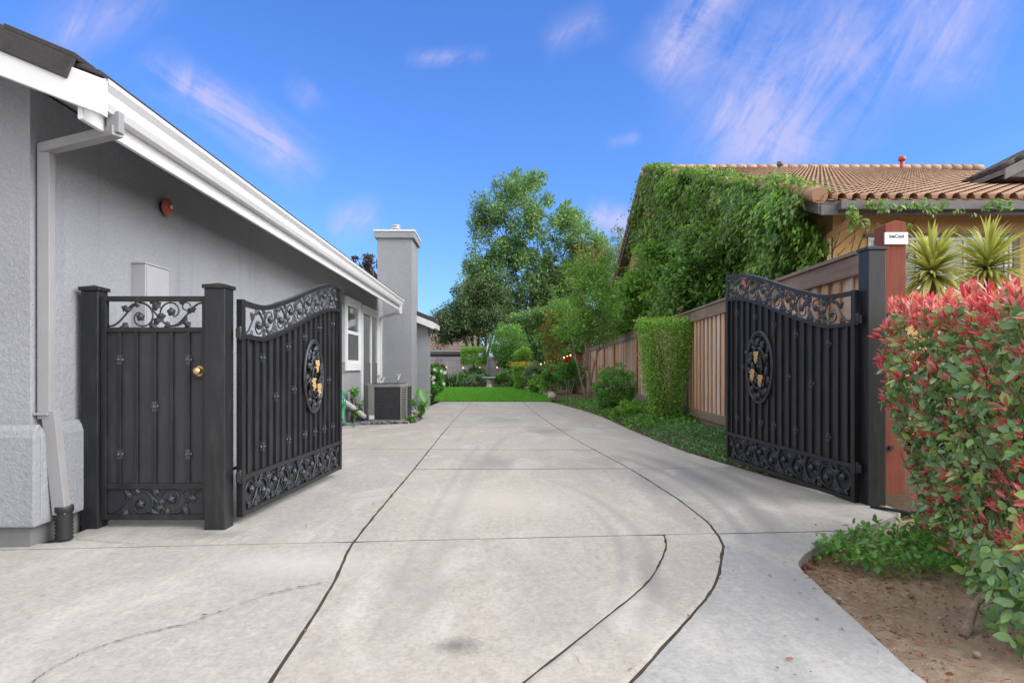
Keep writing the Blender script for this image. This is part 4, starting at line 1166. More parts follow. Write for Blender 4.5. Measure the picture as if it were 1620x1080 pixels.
def text(s, size, loc, mat, name, parent, off):
    c = bpy.data.curves.new(name, 'FONT'); c.body = s; c.size = size; c.extrude = .0008; c.align_x = 'CENTER'; c.align_y = 'CENTER'; c.offset = 0.0012
    c.materials.append(mat); q = bpy.data.objects.new('text_source', c); COL.objects.link(q); bpy.context.view_layer.update()
    me = bpy.data.meshes.new_from_object(q.evaluated_get(bpy.context.evaluated_depsgraph_get())); bpy.data.objects.remove(q); bpy.data.curves.remove(c)
    me.name = name; o = bpy.data.objects.new(name, me); COL.objects.link(o); o.parent = parent
    o.location = Vector(loc) - off; o.rotation_euler = (R(90), 0, 0); return o
text('InsCool', .042, ((sx0 + sx1) / 2, 5.9765, lerp(sz0, sz1, .66)), SIGNT, 'lettering', sg.o, sg.loc)

fence = Thing('wooden_fence', (FENCE(6.2), 6.2, 0), 'weathered board fence with red brown posts running along the drive', 'fence')
fposts = [6.25, 9.8, 14.2, 17.0, 19.8, 25.4, 29, 32.6, 36.3, 40, 43.6]
fd = Vector((.0333, 1, 0)).normalized(); fn = Vector((-fd.y, fd.x, 0))     # fn faces the drive
def FP(y, o, z):
    return Vector((FENCE(y), y, z)) + fn * o
for k in range(len(fposts) - 1):
    ya, yb = fposts[k], fposts[k + 1]; mb = MB()
    y = ya + .06; i = 0
    while y < yb - .05:
        w = min(.185 + random.uniform(-.006, .006), yb - .03 - y); wide = i % 2 == 0
        o0 = 0.0 if wide else .034
        zj = random.uniform(-.006, .006)
        w2 = w if wide else min(.135, w)
        mb.obox(FP(y, o0 + random.uniform(0, .004), .20 + zj), fd * (w2 if not wide else w2 + .02), fn * .02, Vector((0, 0, 1.96)))
        y += w * (.83 if wide else .62); i += 1
    bp = fence.part('board_panel', mb, FENCEW, 0.003)
    mb = MB(); mb.obox(FP(ya + .02, .058, 2.02), fd * (yb - ya - .03), fn * .035, Vector((0, 0, .19))); fence.part('top_rail', mb, RAILW, 0.004)
    mb = MB(); mb.obox(FP(ya + .02, -.06, 2.213), fd * (yb - ya - .03), fn * .18, Vector((0, 0, .038))); fence.part('cap_board', mb, RAILW, 0.004)
    mb = MB(); mb.obox(FP(ya + .02, .058, .20), fd * (yb - ya - .03), fn * .03, Vector((0, 0, .15))); fence.part('bottom_rail', mb, RAILW, 0.004)
    mb = MB(); mb.obox(FP(ya + .02, .012, .02), fd * (yb - ya - .03), fn * .045, Vector((0, 0, .176)))
    fence.part('kick_board', mb, RAILW, 0.004)
for k, y in enumerate(fposts[1:]):
    mb = MB(); zt = 2.47 - .012 * (k % 3)
    mb.obox(FP(y - .05, -.02, -.1), fd * .10, fn * .115, Vector((0, 0, zt + .1))); fence.part('post', mb, POSTW, 0.006)

# grey back fence
bf = Thing('back_fence', (-3, 42.5, 0), 'grey painted board fence closing the far end of the back garden', 'fence')
mb = MB(); x = -12.0
while x < 7.5:
    w = .19; mb.box(x, x + w - .006, 42.5, 42.525, .05, 1.72 + random.uniform(-.01, .01)); x += w
bf.part('board_panel', mb, GREYFENCE)
mb = MB(); mb.box(-12, 7.5, 42.46, 42.56, 1.74, 1.79); mb.box(-12, 7.5, 42.475, 42.4985, .1, .24); mb.box(-12, 7.5, 42.475, 42.4985, 1.60, 1.735); bf.part('rail', mb, GREYFENCE)
for x in (-10, -7.6, -4.75, -2.2, .3, 2.8, 5.2):
    mb = MB(); mb.box(x, x + .12, 42.42, 42.474, 0, 1.80); bf.part('post', mb, GREYFENCE)
# warm string lights
def string_lights(name, pts, nb, sag, label, stakes=()):
    T = Thing(name, pts[0], label, 'string lights')
    mb = MB(); cab = []; B = []
    for a, b in zip(pts[:-1], pts[1:]):
        a, b = Vector(a), Vector(b)
        for t in np.linspace(0, 1, 16): cab.append(a.lerp(b, t) - Vector((0, 0, sag * math.sin(math.pi * t))))
        for q in range(nb):
            t = (q + .5) / nb; B.append(a.lerp(b, t) - Vector((0, 0, sag * math.sin(math.pi * t) + .04)))
    mb.tube(cab, .008, 4); T.part('cable', mb, BLACKP)
    for px, y in stakes:
        mb = MB(); x = gx(px, y); mb.box(x - .03, x + .03, y, y + .06, 0, 2.05); T.part('stake', mb, POSTW)
    for p in B:
        mb = MB(); mb.ball(p, (.034, .034, .045), 7, 5); T.part('bulb', mb, BULB)
string_lights('string_lights', [(-6.2, 42.35, 1.15), (-4.7, 42.3, 1.25), (-2.6, 42.3, 1.2), (-.4, 42.3, 1.25), (1.4, 42.3, 1.2)], 2, .12, 'string of warm bulbs hanging across the grey back fence')
string_lights('string_lights', [tuple(at(905, 559, 30.5)), tuple(at(885, 565, 32)), tuple(at(864, 571, 33.5)), tuple(at(842, 577, 35.5))], 4, .04, 'short string of warm bulbs strung over the flower bed beyond the roses', [(905, 30.5), (885, 32), (864, 33.5)])

# ================================================================ ochre house behind the fence
YX = lambda y: 4.75 + .0333 * y
yh = Thing('ochre_house', (5.1, 10.5, 0), 'ochre stucco house with barrel tile roof beyond the wooden fence', 'house')
YF, YR, YB = 10.55, 26.0, 41.5
YROOF = lambda y: 3.72 + .325 * (y - 10.05) if y <= YR else 3.72 + .325 * (YR - 10.05) - .325 * (y - YR)
mb = MB()
mb.prism([(YX(YF), YF, 0), (YX(YF), YF, YROOF(YF) - .14), (YX(YR), YR, YROOF(YR) - .14), (YX(YB), YB, YROOF(YB) - .14), (YX(YB), YB, 0)], (13, 0, 0))
yh.part('wall', mb, YELLOW)
mb = MB()
XO = -.42
def yroof_pt(y, x, dz=0): return Vector((YX(y) + x, y, YROOF(y) + dz))
for (a, b) in ((10.05, YR), (YR, 42.0)):
    mb.prism([yroof_pt(a, XO, -.06), yroof_pt(b, XO, -.06), yroof_pt(b, XO, -.12), yroof_pt(a, XO, -.12)], (13.6, 0, 0))
yroof = yh.part('roof', mb, EAVE)
def barrel():     # barrel tiles: columns of half-round courses, each a little island of its own
    pitch, clen = .215, .25
    cols = np.arange(0, 46); ncou = int((YR - 9.98) / clen)
    vs = []; fl = []; seg = 6
    for c in cols:
        xo = XO - .02 + c * pitch
        for k in range(ncou):
            y0 = 9.98 + k * clen; y1 = y0 + clen + .04
            b = len(vs)
            jz = random.uniform(-.0015, .0015)
            for (yy, lift) in ((y0, .030 + jz), (y1, .006 + jz)):
                for s_ in range(seg + 1):
                    a = math.pi * s_ / seg
                    vs.append((YX(min(yy, 27)) + xo + pitch * .5 - pitch * .33 * math.cos(a) - (YX(min(yy, 27)) - YX(10.05)) * 0.0, yy, YROOF(min(yy, YR)) + lift - .055 + .095 * math.sin(a)))
            for s_ in range(seg):
                fl.append((b + s_, b + seg + 1 + s_, b + seg + 2 + s_, b + s_ + 1))
    mb = MB(); mb.add(vs, fl, 0, False)
    mb.sm = [len(f) == 4 for f in mb.f]
    for c in cols:     # pan tiles between the barrels
        xo = XO - .02 + c * pitch
        for k in range(0, ncou, 3):
            y0 = 10.0 + k * clen; y1 = min(y0 + clen * 3, YR)
            mb.add([(YX(y0) + xo - .06, y0, YROOF(y0) - .045), (YX(y0) + xo + .06, y0, YROOF(y0) - .045), (YX(y1) + xo + .06, y1, YROOF(y1) - .05), (YX(y1) + xo - .06, y1, YROOF(y1) - .05)], [(0, 1, 2, 3)])
    # rake and ridge caps
    for k in range(int((YR - 10) / .4)):
        y0 = 10.0 + k * .4
        mb.tube([Vector((YX(y0) + XO - .02, y0, YROOF(y0) + .03)), Vector((YX(y0 + .45) + XO - .02, y0 + .45, YROOF(min(YR, y0 + .45)) + .015))], [.125, .105], 10)
    for k in range(int((41.9 - YR) / .4)):
        y0 = 41.9 - k * .4
        mb.tube([Vector((YX(y0) + XO - .02, y0, YROOF(y0) + .03)), Vector((YX(y0 - .45) + XO - .02, y0 - .45, YROOF(max(YR, y0 - .45)) + .015))], [.125, .105], 8)
    for k in range(33):
        x = XO + k * .4; mb.tube([yroof_pt(YR, x, .04), yroof_pt(YR, x + .45, .03)], [.13, .11], 10)
    return mb
yh.part('roof_tile', barrel(), TERRA, 0, yroof)
mb = MB()
mb.box(YX(10.05) + XO, 18, 10.02, 10.06, YROOF(10.05) - .28, YROOF(10.05) - .13); mb.box(YX(10) + XO + .25, 18, 9.9, 10.018, YROOF(10.05) - .22, YROOF(10.05) - .09)
mb.prism([yroof_pt(10.05, XO - .03, -.03), yroof_pt(YR, XO - .03, -.03), yroof_pt(YR, XO - .03, -.26), yroof_pt(10.05, XO - .03, -.26)], (.04, 0, 0))
mb.prism([yroof_pt(42.0, XO - .03, -.03), yroof_pt(YR, XO - .03, -.03), yroof_pt(YR, XO - .03, -.26), yroof_pt(42.0, XO - .03, -.26)], (.04, 0, 0))
yh.part('eave_board', mb, EAVE, 0.004)
mb = MB()
xd = gx(1352, 10.0); mb.bar((xd, 9.97, 3.56), (xd, 9.97, 3.40), .07, .07, (0, 1, 0)); mb.bar((xd, 9.97, 3.41), (xd - .16, 10.5, 3.2), .07, .07); mb.bar((xd - .16, 10.5, 3.21), (xd - .16, 10.5, .1), .07, .07, (0, 1, 0))
yh.part('downspout', mb, mat_plain('ochre_downspout', (0.45, 0.30, 0.16), 0.6), 0.004)
# wide window
wx0, wx1, wz0, wz1 = gx(1372, YF), gx(1600, YF), gz(458, YF), gz(376, YF)
mb = MB(); y = YF - .03
mb.box(wx0, wx1, y, YF + .01, wz1 - .05, wz1); mb.box(wx0, wx1, y, YF + .01, wz0, wz0 + .05)
for x in (wx0, wx1 - .05, lerp(wx0, wx1, .33), lerp(wx0, wx1, .66), wx1 - .13): mb.box(x, x + .045, y, YF + .01, wz0 + .05, wz1 - .05)
wn = yh.part('window', mb, WHITE, 0.003)
mb = MB(); mb.box(wx0, wx1, YF - .012, YF - .004, wz0, wz1); yh.part('pane', mb, mat_glass('pale_window_glass', (0.16, 0.19, 0.20)), 0, wn)
mb = MB(); mb.box(wx0 - .06, wx1 + .06, YF - .05, YF + .01, wz1 + .002, wz1 + .06); mb.box(wx1 + .002, wx1 + .1, YF - .05, YF + .01, wz0 - .05, wz1 + .001); yh.part('sill', mb, EAVE, 0.003, wn)
# upper gable whose eave cuts the corner of the view
gy = 12.6
mb = MB()
gp = [at(1588, 276, gy), at(1788, 176, gy), at(1988, 276, gy)]
mb.prism([gp[0] + Vector((.06, .12, -.01)), gp[1] + Vector((0, .12, -.03)), gp[2] + Vector((-.06, .12, -.01))], (0, 1.6, 0)); yh.part('gable_wall', mb, EAVE)
mb = MB()
for (a, b) in ((gp[0], gp[1]), (gp[1], gp[2])):
    mb.prism([a, b, b + Vector((0, 0, .10)), a + Vector((0, 0, .10))], (0, 2.0, 0))
    mb.prism([a + Vector((0, -.04, -.10)), b + Vector((0, -.04, -.10)), b + Vector((0, -.04, .10)), a + Vector((0, -.04, .10))], (0, .038, 0))
gr = yh.part('roof', mb, EAVE, 0.004)
mb = MB()
for k in range(9):
    a = gp[0].lerp(gp[1], k / 9) + Vector((0, .1, .13)); b = gp[0].lerp(gp[1], (k + 1.12) / 9) + Vector((0, .1, .15)); mb.tube([a, b], [.075, .06], 8)
    for q in range(4): mb.tube([a + Vector((0, .25 + q * .26, 0)), b + Vector((0, .25 + q * .26, 0))], [.075, .06], 8)
yh.part('roof_tile', mb, DARKTILE, 0, gr)
for (px, y, z0, z1, r_) in ((1427, 24.0, 264, 248, .075), (1234, 25.2, 266, 256, .07)):
    x = gx(px, y); mb = MB(); mb.tube([(x, y, YROOF(y) - .1), (x, y, gz(z1 + 6, y))], r_, 10); mb.tube([(x, y, gz(z1 + 6, y)), (x, y, gz(z1, y))], [r_ * 1.7, r_ * 1.5], 10)
    yh.part('vent_pipe', mb, RED if px > 1300 else EAVE)
for (px, y, py) in ((1100, 20, 0),): pass

# neighbour's low roof beyond the back fence
nh = Thing('neighbour_house', (-5, 56, 0), 'low house with faded pink tiled roof behind the back fence', 'house')
ny = 54.0
a, b = at(640, 560, ny), at(748, 560, ny); top = at(700, 505, ny + 7)
mb = MB(); mb.box(a.x - 6, b.x - .6, ny + .8, ny + 14, 0, a.z); nh.part('wall', mb, GREYFENCE)
mb = MB()
rl = at(640, 505, ny + 7).z
for k in range(22):
    t0, t1 = k / 22, (k + 1.15) / 22
    ya, yb = ny + 7 * t0, ny + 7 * t1; za, zb = lerp(a.z + .2, rl, t0), lerp(a.z + .2, rl, t1)
    xa, xb = b.x - 0.0 - 2.4 * 0, b.x
    x = a.x - 7
    while x < xb:
        mb.obox((x, ya, za + .05), (.86, 0, 0), (0, yb - ya, zb - za - .05), (0, 0, .05)); x += .87
nh.part('roof', mb, PINKTILE)
mb = MB(); mb.box(a.x - 7, b.x + .1, ny - .12, ny - .002, a.z - .02, a.z + .22); nh.part('fascia', mb, EAVE)
# ================================================================ vegetation
def plant(name, loc, label, cat, group=None):
    return Thing(name, loc, label, cat, group)
def trunk_tree(T, base, tips, r0, r1, mat, seg=7, wob=.06, name='trunk', twigs=0, twl=.6):
    mb = MB()
    for tip in tips:
        b = Vector(base) + Vector((random.uniform(-1, 1), random.uniform(-1, 1), 0)) * r0 * 1.2
        p = limb(mb, b, tip, r0, r1, seg, wob)
        for q in range(twigs):
            k = random.randint(2, seg - 1)
            d = Vector((random.uniform(-1, 1), random.uniform(-1, 1), random.uniform(.3, 1.1))).normalized()
            limb(mb, p[k], p[k] + d * twl * random.uniform(.6, 1.3), lerp(r0, r1, k / seg) * .6, r1 * .4, 5, .08, 5)
    T.part(name, mb, mat)

# --- red-tipped clipped hedge close on the right
def hedge():
    T = plant('hedge', (3.0, 3.6, -.08), 'tall clipped hedge with red new leaves over green by the bare soil', 'hedge')
    xl = lambda y: 2.17 + .33 * (y - 2.75) + (.10 if 0 else 0)         # face along the drive
    y0, y1, zt = 2.55, 4.72, 1.50
    def pts(n, top, thick):
        if top:
            y = rng.uniform(y0, y1, n); x = xl(y) + rng.random(n) ** .9 * 1.9
            z = zt + .06 * (y - 3.6) - thick * rng.random(n) ** 1.6; O = np.tile([0, 0, 1.0], (n, 1))
        else:
            m = int(n * .84)
            y = np.concatenate([rng.uniform(y0, y1, m), y1 - thick * rng.random(n - m)]); z = rng.uniform(-.02, zt, n)
            low = np.clip((.35 - z) / .35, 0, 1)
            t = thick * rng.random(n) ** 1.5
            x = xl(y) + t + low * .05
            x[m:] = xl(y[m:]) + rng.random(n - m) ** 1.5 * 1.2
            O = np.tile([-1.0, -.15, .1], (n, 1)); O[m:] = [-.3, 1, .1]
        x = x - .17 * np.clip((z - .4) / .5, 0, 1) * np.clip((y - 3.5) / .9, 0, 1)
        P = np.stack([x, y, z], 1)
        b = np.array([noise.noise(Vector(p) * 2.6) for p in P]); b2 = np.array([noise.noise(Vector(p) * 6.5 + Vector((3, 1, 2))) for p in P])
        P += O * (b * .10 + b2 * .06)[:, None]
        edge = np.clip((P[:, 2] - (zt - .22)) / .22, 0, 1) if not top else np.zeros(n)
        P[:, 0] += edge * .05
        return P, unit(O + rdir(n) * .35)
    # green leaves
    P1, O1 = pts(8800, False, .34); P2, O2 = pts(2600, True, .32)
    P = np.concatenate([P1, P2]); O = np.concatenate([O1, O2])
    gap = np.array([noise.noise(Vector(p) * 4.2 + Vector((7, 7, 7))) for p in P])
    k = gap < .24; P, O = P[k], O[k]
    low = (P[:, 2] < .16) & (P[:, 1] > 3.1) & (rng.random(len(P)) < .55); P, O = P[~low], O[~low]
    a = fol(P, O, .055, .031, .5, .2, .05, .95, .45, .75, .5)
    T.leaves('foliage', a, L_PHOTG, None, 1)
    # red whorls: a few narrow leaves spreading from each shoot tip
    Pt, Ot = pts(3600, True, .15); Ps, Os = pts(640, False, .08)
    hz = rng.random(len(Ps)) < (.72 + .9 * np.clip((Ps[:, 2] - 1.12) / .3, 0, 1)); Ps, Os = Ps[hz], Os[hz]
    C = np.concatenate([Pt, Ps]); D = np.concatenate([unit(Ot * .9 + np.array([-.15, -.1, .6])), unit(Os + np.array([0, -.1, .65]))])
    m = 6
    A = np.repeat(D, m, 0); P = np.repeat(C, m, 0)
    A = unit(A + rdir(len(A)) * .55); P = P + A * .012
    N = unit(np.repeat(D, m, 0) * .2 + rdir(len(A)) * .6 + np.array([0, 0, .4]))
    Lr = np.repeat(rng.uniform(.03, .078, len(C)), m) * rng.uniform(.6, 1.15, len(A))
    T.leaves('new_leaves', (P, A, N, Lr, Lr * .27), L_PHOTR, None, 1)
    # tall stray shoots on the top
    sp = []
    for (px, py, yy) in ((1535, 452, 3.55), (1545, 448, 3.5), (1562, 450, 3.45), (1527, 458, 3.6), (1500, 462, 3.7), (1475, 470, 3.9), (1440, 480, 4.2), (1405, 505, 4.4), (1396, 520, 4.6), (1402, 560, 4.6), (1400, 575, 4.6), (1406, 620, 4.6)):
        sp.append(at(px, py + 14, yy))
    C = np.array(sp); m = 7; D = unit(np.array([[-.1, 0, 1.0]] * 8 + [[-.9, -.1, .45]] * 4)); A = unit(np.repeat(D, m, 0) + rdir(len(C) * m) * .5); P = np.repeat(C, m, 0)
    T.leaves('new_leaves', (P, A, rdir(len(A)), rng.uniform(.06, .10, len(A)), .021), L_PHOTR, None, 1)
    # stems and trunks
    mb = MB()
    for k in range(420):
        y = random.uniform(2.7, 4.65); x = xl(y) + random.uniform(.0, .4); z = random.uniform(.15, 1.1)
        d = Vector((random.uniform(-.5, .3), random.uniform(-.5, .5), random.uniform(.5, 1))).normalized()
        limb(mb, (x, y, z), Vector((x, y, z)) + d * random.uniform(.2, .42), .0045, .002, 4, .08, 5)
    for y in np.arange(2.75, 4.7, .38):
        x = xl(y) + .32; limb(mb, (x - .02, y, -.12), (x + random.uniform(-.1, .2), y + random.uniform(-.1, .1), .75), .026, .012, 6, .06, 8)
    T.part('stem', mb, STEM)
    mb = MB(); b = at(1524, 1004, 3.05); b.z = -.09; limb(mb, b, b + Vector((.13, .10, .12)), .021, .018, 5, .05, 9); limb(mb, b + Vector((.13, .10, .12)), b + Vector((.7, .3, .5)), .018, .012, 5, .06, 8)
    T.part('trunk', mb, BARKP)
    n = 520; y = rng.uniform(2.7, 3.35, n); x = xl(y) + rng.uniform(-.10, .22, n); z = rng.uniform(-.02, .34, n)
    T.leaves('foliage', fol(np.stack([x, y, z], 1), np.tile([-1.0, -.2, 0], (n, 1)), .058, .033, .5, .1, .1, .9), L_PHOTG, None, 1)
    # inner mass of old leaves
    n = 4200; y = 4.62 - 1.9 * rng.random(n) ** 1.6; x = xl(y) + .20 - .12 * np.clip((y - 3.5) / .9, 0, 1) + rng.random(n) * 1.1; z = rng.uniform(.18, 1.32, n)
    P = np.stack([x, y, z], 1); T.leaves('foliage', fol(P, rdir(n), .075, .042, .5, .1, .2, .9), L_PHOTG, None, 0)
hedge()
# --- ground cover between kerb and hedge
def kerb_cover():
    pts = [(1345, 862), (1330, 850), (1390, 832), (1450, 820), (1500, 870), (1470, 900), (1420, 905), (1375, 885)]
    n = 2600; px = rng.uniform(1335, 1520, n); y = rng.uniform(3.62, 5.0, n)
    x = np.array([interp(RB, v) for v in y]) + rng.random(n) ** .9 * 1.1
    dens = np.array([noise.noise(Vector((a * 2.0, b * 2.0, 4))) for a, b in zip(x, y)])
    c = ((x - 2.52) / .55) ** 2 + ((y - 4.15) / .55) ** 2
    k = (c + dens * .9 < 1.0) | ((x > np.array([interp(RB, v) for v in y]) + .3) & (y > 4.5))
    x, y = x[k], y[k]; n = len(x)
    hgt = .10 + .05 * np.array([noise.noise(Vector((a * 5, b * 5, 1))) for a, b in zip(x, y)])
    P = np.stack([x, y, -.07 + rng.random(n) ** .6 * hgt * 1.3], 1)
    o = leaf_mesh('ground_cover', fol(P, np.tile([0, 0, 1.0], (n, 1)), .042, .028, .3, .2, 0, .9, .9, .2), L_COVER, None, 1)
    stuff(o, 'low green creeping leaves between the curved kerb and the red hedge', 'ground cover')
    m = 500; th = rng.uniform(0, 6.28, m); r = np.sqrt(rng.random(m)) * .5
kerb_cover()
# --- strip of cover along the fence
def fence_cover():
    for (ya, yb, n, mat, L, lab) in ((6.1, 12.0, 9000, L_COVER2, .045, 'low dark green creeping plants at the foot of the fence by the open gate leaf'), (12.0, 21.8, 9000, L_COVER, .06, 'bright low green creeping plants along the far part of the fence')):
        y = ya + (yb - ya) * rng.random(n) ** 1.1
        xr = np.array([interp(RB, v) for v in y]); x = xr - .05 + rng.random(n) ** .8 * (FENCE(y) - xr)
        b = np.array([noise.noise(Vector((p * 1.6, q * .9, 1))) for p, q in zip(x, y)])
        hg = np.clip((x - xr + .05) / .3, .15, 1) * (.17 + .16 * b)
        if ya < 7: hg *= np.clip((y - 5.9) / 2.2, .0, 1)
        k = (hg > .03) & ((y > 7.9) | (x > np.interp(y, [5.6, 7.7], [2.95, 2.6]))); x, y, hg = x[k], y[k], hg[k]; n = len(x)
        P = np.stack([x, y, -.02 + hg * rng.random(n) ** .5], 1)
        o = leaf_mesh('ground_cover', fol(P, np.tile([0, 0, 1.0], (n, 1)), L, L * .6, .3, .3, 0, .9, .8, .2), mat, None, 0)
        stuff(o, lab, 'ground cover')
fence_cover()

# --- clipped shrubs by the fence
def block_shrub(name, c, w, d, h, n, L, mats, label, taper, cat='shrub', z0=.05, thick=.22, group=None, trunk=True, mi=None):
    x, y = c; T = plant(name, (x, y, 0), label, cat, group)
    P, O = box_shell(x - w / 2, x + w / 2, y - d / 2, y + d / 2, z0, z0 + h, n, thick, .035, taper)
    T.leaves('foliage', fol(P, O, L, L * .55, .6, .25, 0, .8), mats)
    if trunk:
        mb = MB()
        for k in range(4): limb(mb, (x + random.uniform(-.08, .08), y + random.uniform(-.08, .08), -.05), (x + random.uniform(-.3, .3) * w, y + random.uniform(-.3, .3) * d, z0 + h * .75), .03, .012, 5, .06)
        T.part('stem', mb, BARK)
    return T
def ball_shrub(name, c, r, n, L, mats, label, cat='shrub', group=None, nc=None, z=None, shell=.5, W=.5, rcf=.28):
    x, y = c; T = plant(name, (x, y, 0), label, cat, group)
    nc = nc or max(20, n // 60)
    P, O = clumps([(x, y, z or r[2], *r)], nc, min(r) * rcf, n // nc, shell)
    P[:, 2] = np.maximum(P[:, 2], .02)
    T.leaves('foliage', fol(P, O, L, L * W, .6, .25, 0, .8), mats)
    mb = MB()
    for k in range(4): limb(mb, (x + random.uniform(-.05, .05), y + random.uniform(-.05, .05), -.05), (x + random.uniform(-.5, .5) * r[0], y + random.uniform(-.4, .4) * r[1], (z or r[2]) + r[2] * .4), .025, .01, 5, .06)
    T.part('stem', mb, BARK)
    return T
block_shrub('clipped_shrub', (3.07, 13.35), 1.0, .95, 2.02, 20000, .046, L_CLIP, 'tall clipped green shrub narrowing to its base against the wooden fence', .52)
ball_shrub('round_shrub', (2.55, 16.4), (.50, .5, .56), 7000, .055, L_COVER, 'rounded green shrub about waist high, next beyond the tall clipped shrub', z=.62, shell=.35)
ball_shrub('low_bush', (2.62, 14.3), (.42, .5, .2), 3500, .06, L_VINE2, 'small bright green mound between the round shrub and tall clipped shrub', z=.2)
# --- crape myrtle
def myrtle():
    T = plant('myrtle_tree', (2.5, 21.6, 0), 'small multi-stemmed myrtle tree with reddish tips by the wooden fence', 'tree')
    env = [(2.45, 21.8, 3.3, 1.15, 1.0, 1.25), (2.15, 21.6, 2.6, .85, .8, .8), (3.0, 21.8, 2.5, .85, .9, .8), (2.75, 21.8, 4.1, .75, .7, .7), (2.2, 21.8, 4.1, .55, .5, .75)]
    P, O = clumps(env, 150, .30, 90, .75); T.leaves('crown', fol(P, O, .075, .038, .5, .5, 0, .7), L_MYRT)
    tips = [(2.2, 21.6, 4.9), (2.5, 21.7, 5.0), (2.8, 21.9, 5.05), (3.1, 22, 4.8), (1.95, 21.7, 4.3), (2.65, 21.6, 4.85)]
    n = 420; i = rng.integers(0, 6, n); P = np.array(tips)[i] + rng.normal(size=(n, 3)) * np.array([.10, .10, .22]) - np.array([0, 0, .15]); T.leaves('new_leaves', fol(P, np.tile([0, 0, 1.0], (n, 1)), .075, .03, .8, .3), L_RUST)
    trunk_tree(T, (2.5, 21.6, -.05), [(1.9, 21.5, 2.6), (2.3, 21.6, 3.6), (2.65, 21.7, 3.8), (3.0, 21.7, 2.9), (2.5, 21.9, 3.2)], .045, .015, BARKP, twigs=3)
myrtle()
def rust_shrub():
    T = plant('rusty_shrub', (1.75, 29, 0), 'upright shrub with rusty orange foliage left of the myrtle tree', 'shrub')
    P, O = clumps([(1.78, 29, 2.2, .5, .5, 1.35), (1.95, 29, 3.2, .4, .4, .9)], 60, .28, 80, .7); T.leaves('foliage', fol(P, O, .09, .045, .4, .6), [L_RUST, L_MYRT], None, 0, (rng.random(60 * 80) < .4).astype(int))
    trunk_tree(T, (1.8, 29, 0), [(1.7, 29, 2.5), (1.95, 29, 3)], .04, .015, BARK)
rust_shrub()
# --- rose standards
def rose_bush(x, y, zc, r, label, flowers):
    T = plant('rose_bush', (x, y, 0), label, 'rose bush', 'rose bushes by the fence')
    P, O = clumps([(x, y, zc, r, r, r * .75)], 34, r * .4, 60, .7); T.leaves('foliage', fol(P, O, .075, .05, .5, .3), L_COVER)
    mb = MB()
    for k in range(4): limb(mb, (x + random.uniform(-.12, .12), y, -.03), (x + random.uniform(-.25, .25), y, zc), .02, .012, 5, .05)
    T.part('stem', mb, BARKP)
    for f in flowers:
        c = np.array(at(*f, y - r * .6)); n = 26; d = rdir(n)
        T.leaves('flower', (c + d * .03, unit(d + np.array([0, 0, .3])), rdir(n), .085, .08), PETALR)
rose_bush(1.95, 23.0, 1.05, .46, 'rose bush on bare stems with red blooms at its top left', [(895, 571), (899, 567), (916, 566)])
rose_bush(1.55, 25.6, .85, .42, 'low rose bush with red blooms beside the stone edging', [(873, 588), (880, 582)])
ball_shrub('brown_shrub', (1.45, 26.6), (.42, .5, .42), 2600, .075, [L_MYRT, L_RUST], 'brownish dull shrub beside the rose bushes', z=.5)
ball_shrub('flowering_bush', (1.15, 28.5), (.4, .4, .4), 2200, .10, L_VINE2, 'small bright leafy bush between stone edging and grey green shrub', z=.42)
ball_shrub('grey_shrub', (1.1, 31.5), (.65, .6, .55), 3000, .10, L_GREY, 'grey green loose shrub beyond the roses', z=.8)
t = block_shrub('yellow_topped_bush', (.52, 33.2), .95, .8, 1.15, 4200, .08, L_CLIP, 'upright bush with yellow flowers over its top at lawn edge', .25)
n = 520; P = np.stack([rng.normal(.48, .27, n), rng.normal(33.1, .25, n), rng.uniform(1.12, 1.36, n)], 1); t.leaves('blossom', fol(P, np.tile([0, 0, 1.0], (n, 1)), .075, .055), L_YEL)
# --- stones edging the lawn
for k, (x, y) in enumerate(((.45, 35.2), (.62, 34.0), (.8, 33.0), (.95, 32.0), (1.1, 31.0), (1.22, 30.0), (1.32, 28.8), (1.4, 27.6), (1.44, 26.4), (1.48, 25.2), (1.46, 24.1), (1.38, 23.1))):
    mb = MB(); r = random.uniform(.14, .2); mb.ball((x, y, .08), (r, r * 1.2, r * .7), 10, 7, 0, .5, k)
    o = mb.build('edging_stone', STONE); tag(o, 'rough tan stone in the edging between lawn and flower bed', 'stone', 'stones edging the lawn')
# --- plants beside the house
def lily(x, y, n, h, label, blooms):
    T = plant('lily_plant', (x, y, 0), label, 'lily plant', 'lily plants beside the cooling unit')
    P = np.stack([rng.normal(x, .12, n), rng.normal(y, .12, n), rng.uniform(.05, h * .55, n)], 1); O = unit(np.stack([rng.normal(size=n), rng.normal(size=n), np.full(n, .9)], 1))
    T.leaves('foliage', (P, O, unit(np.array([0, 0, .8]) + rdir(n) * .5), rng.uniform(.25, .42, n), rng.uniform(.11, .17, n)), L_LILY, None, 1)
    mb = MB()
    for b in blooms:
        c = Vector(b); limb(mb, (x, y, .05), c - Vector((0, 0, .05)), .012, .009, 5, .04, 6)
        pts = [c - Vector((0, 0, .07)), c - Vector((0, 0, .03)), c + Vector((0, 0, .03)), c + Vector((.0, 0, .06))]
        f = MB(); f.tube(pts, [.012, .022, .05, .075], 12, cap=False); T.part('flower', f, PETALW)
    for k in range(12): limb(mb, (x, y, .0), P[k], .01, .006, 4, .05, 5)
    T.part('stem', mb, mat_bark('lily_stem', (0.08, 0.18, 0.04)) if 'lily_stem' not in MATS else MATS['lily_stem'])
lily(-2.62, 14.75, 26, .9, 'leafy lily with one white bloom just behind the cooling unit', [at(630, 596, 14.75)])
lily(-3.05, 14.85, 22, .95, 'leafy lily with a pair of white blooms near the sliding door', [at(600, 597, 14.8), at(605, 601, 14.9)])
lily(-2.08, 14.95, 20, 1.0, 'broad leafed lily without blooms on the drive side of cooling unit', [])
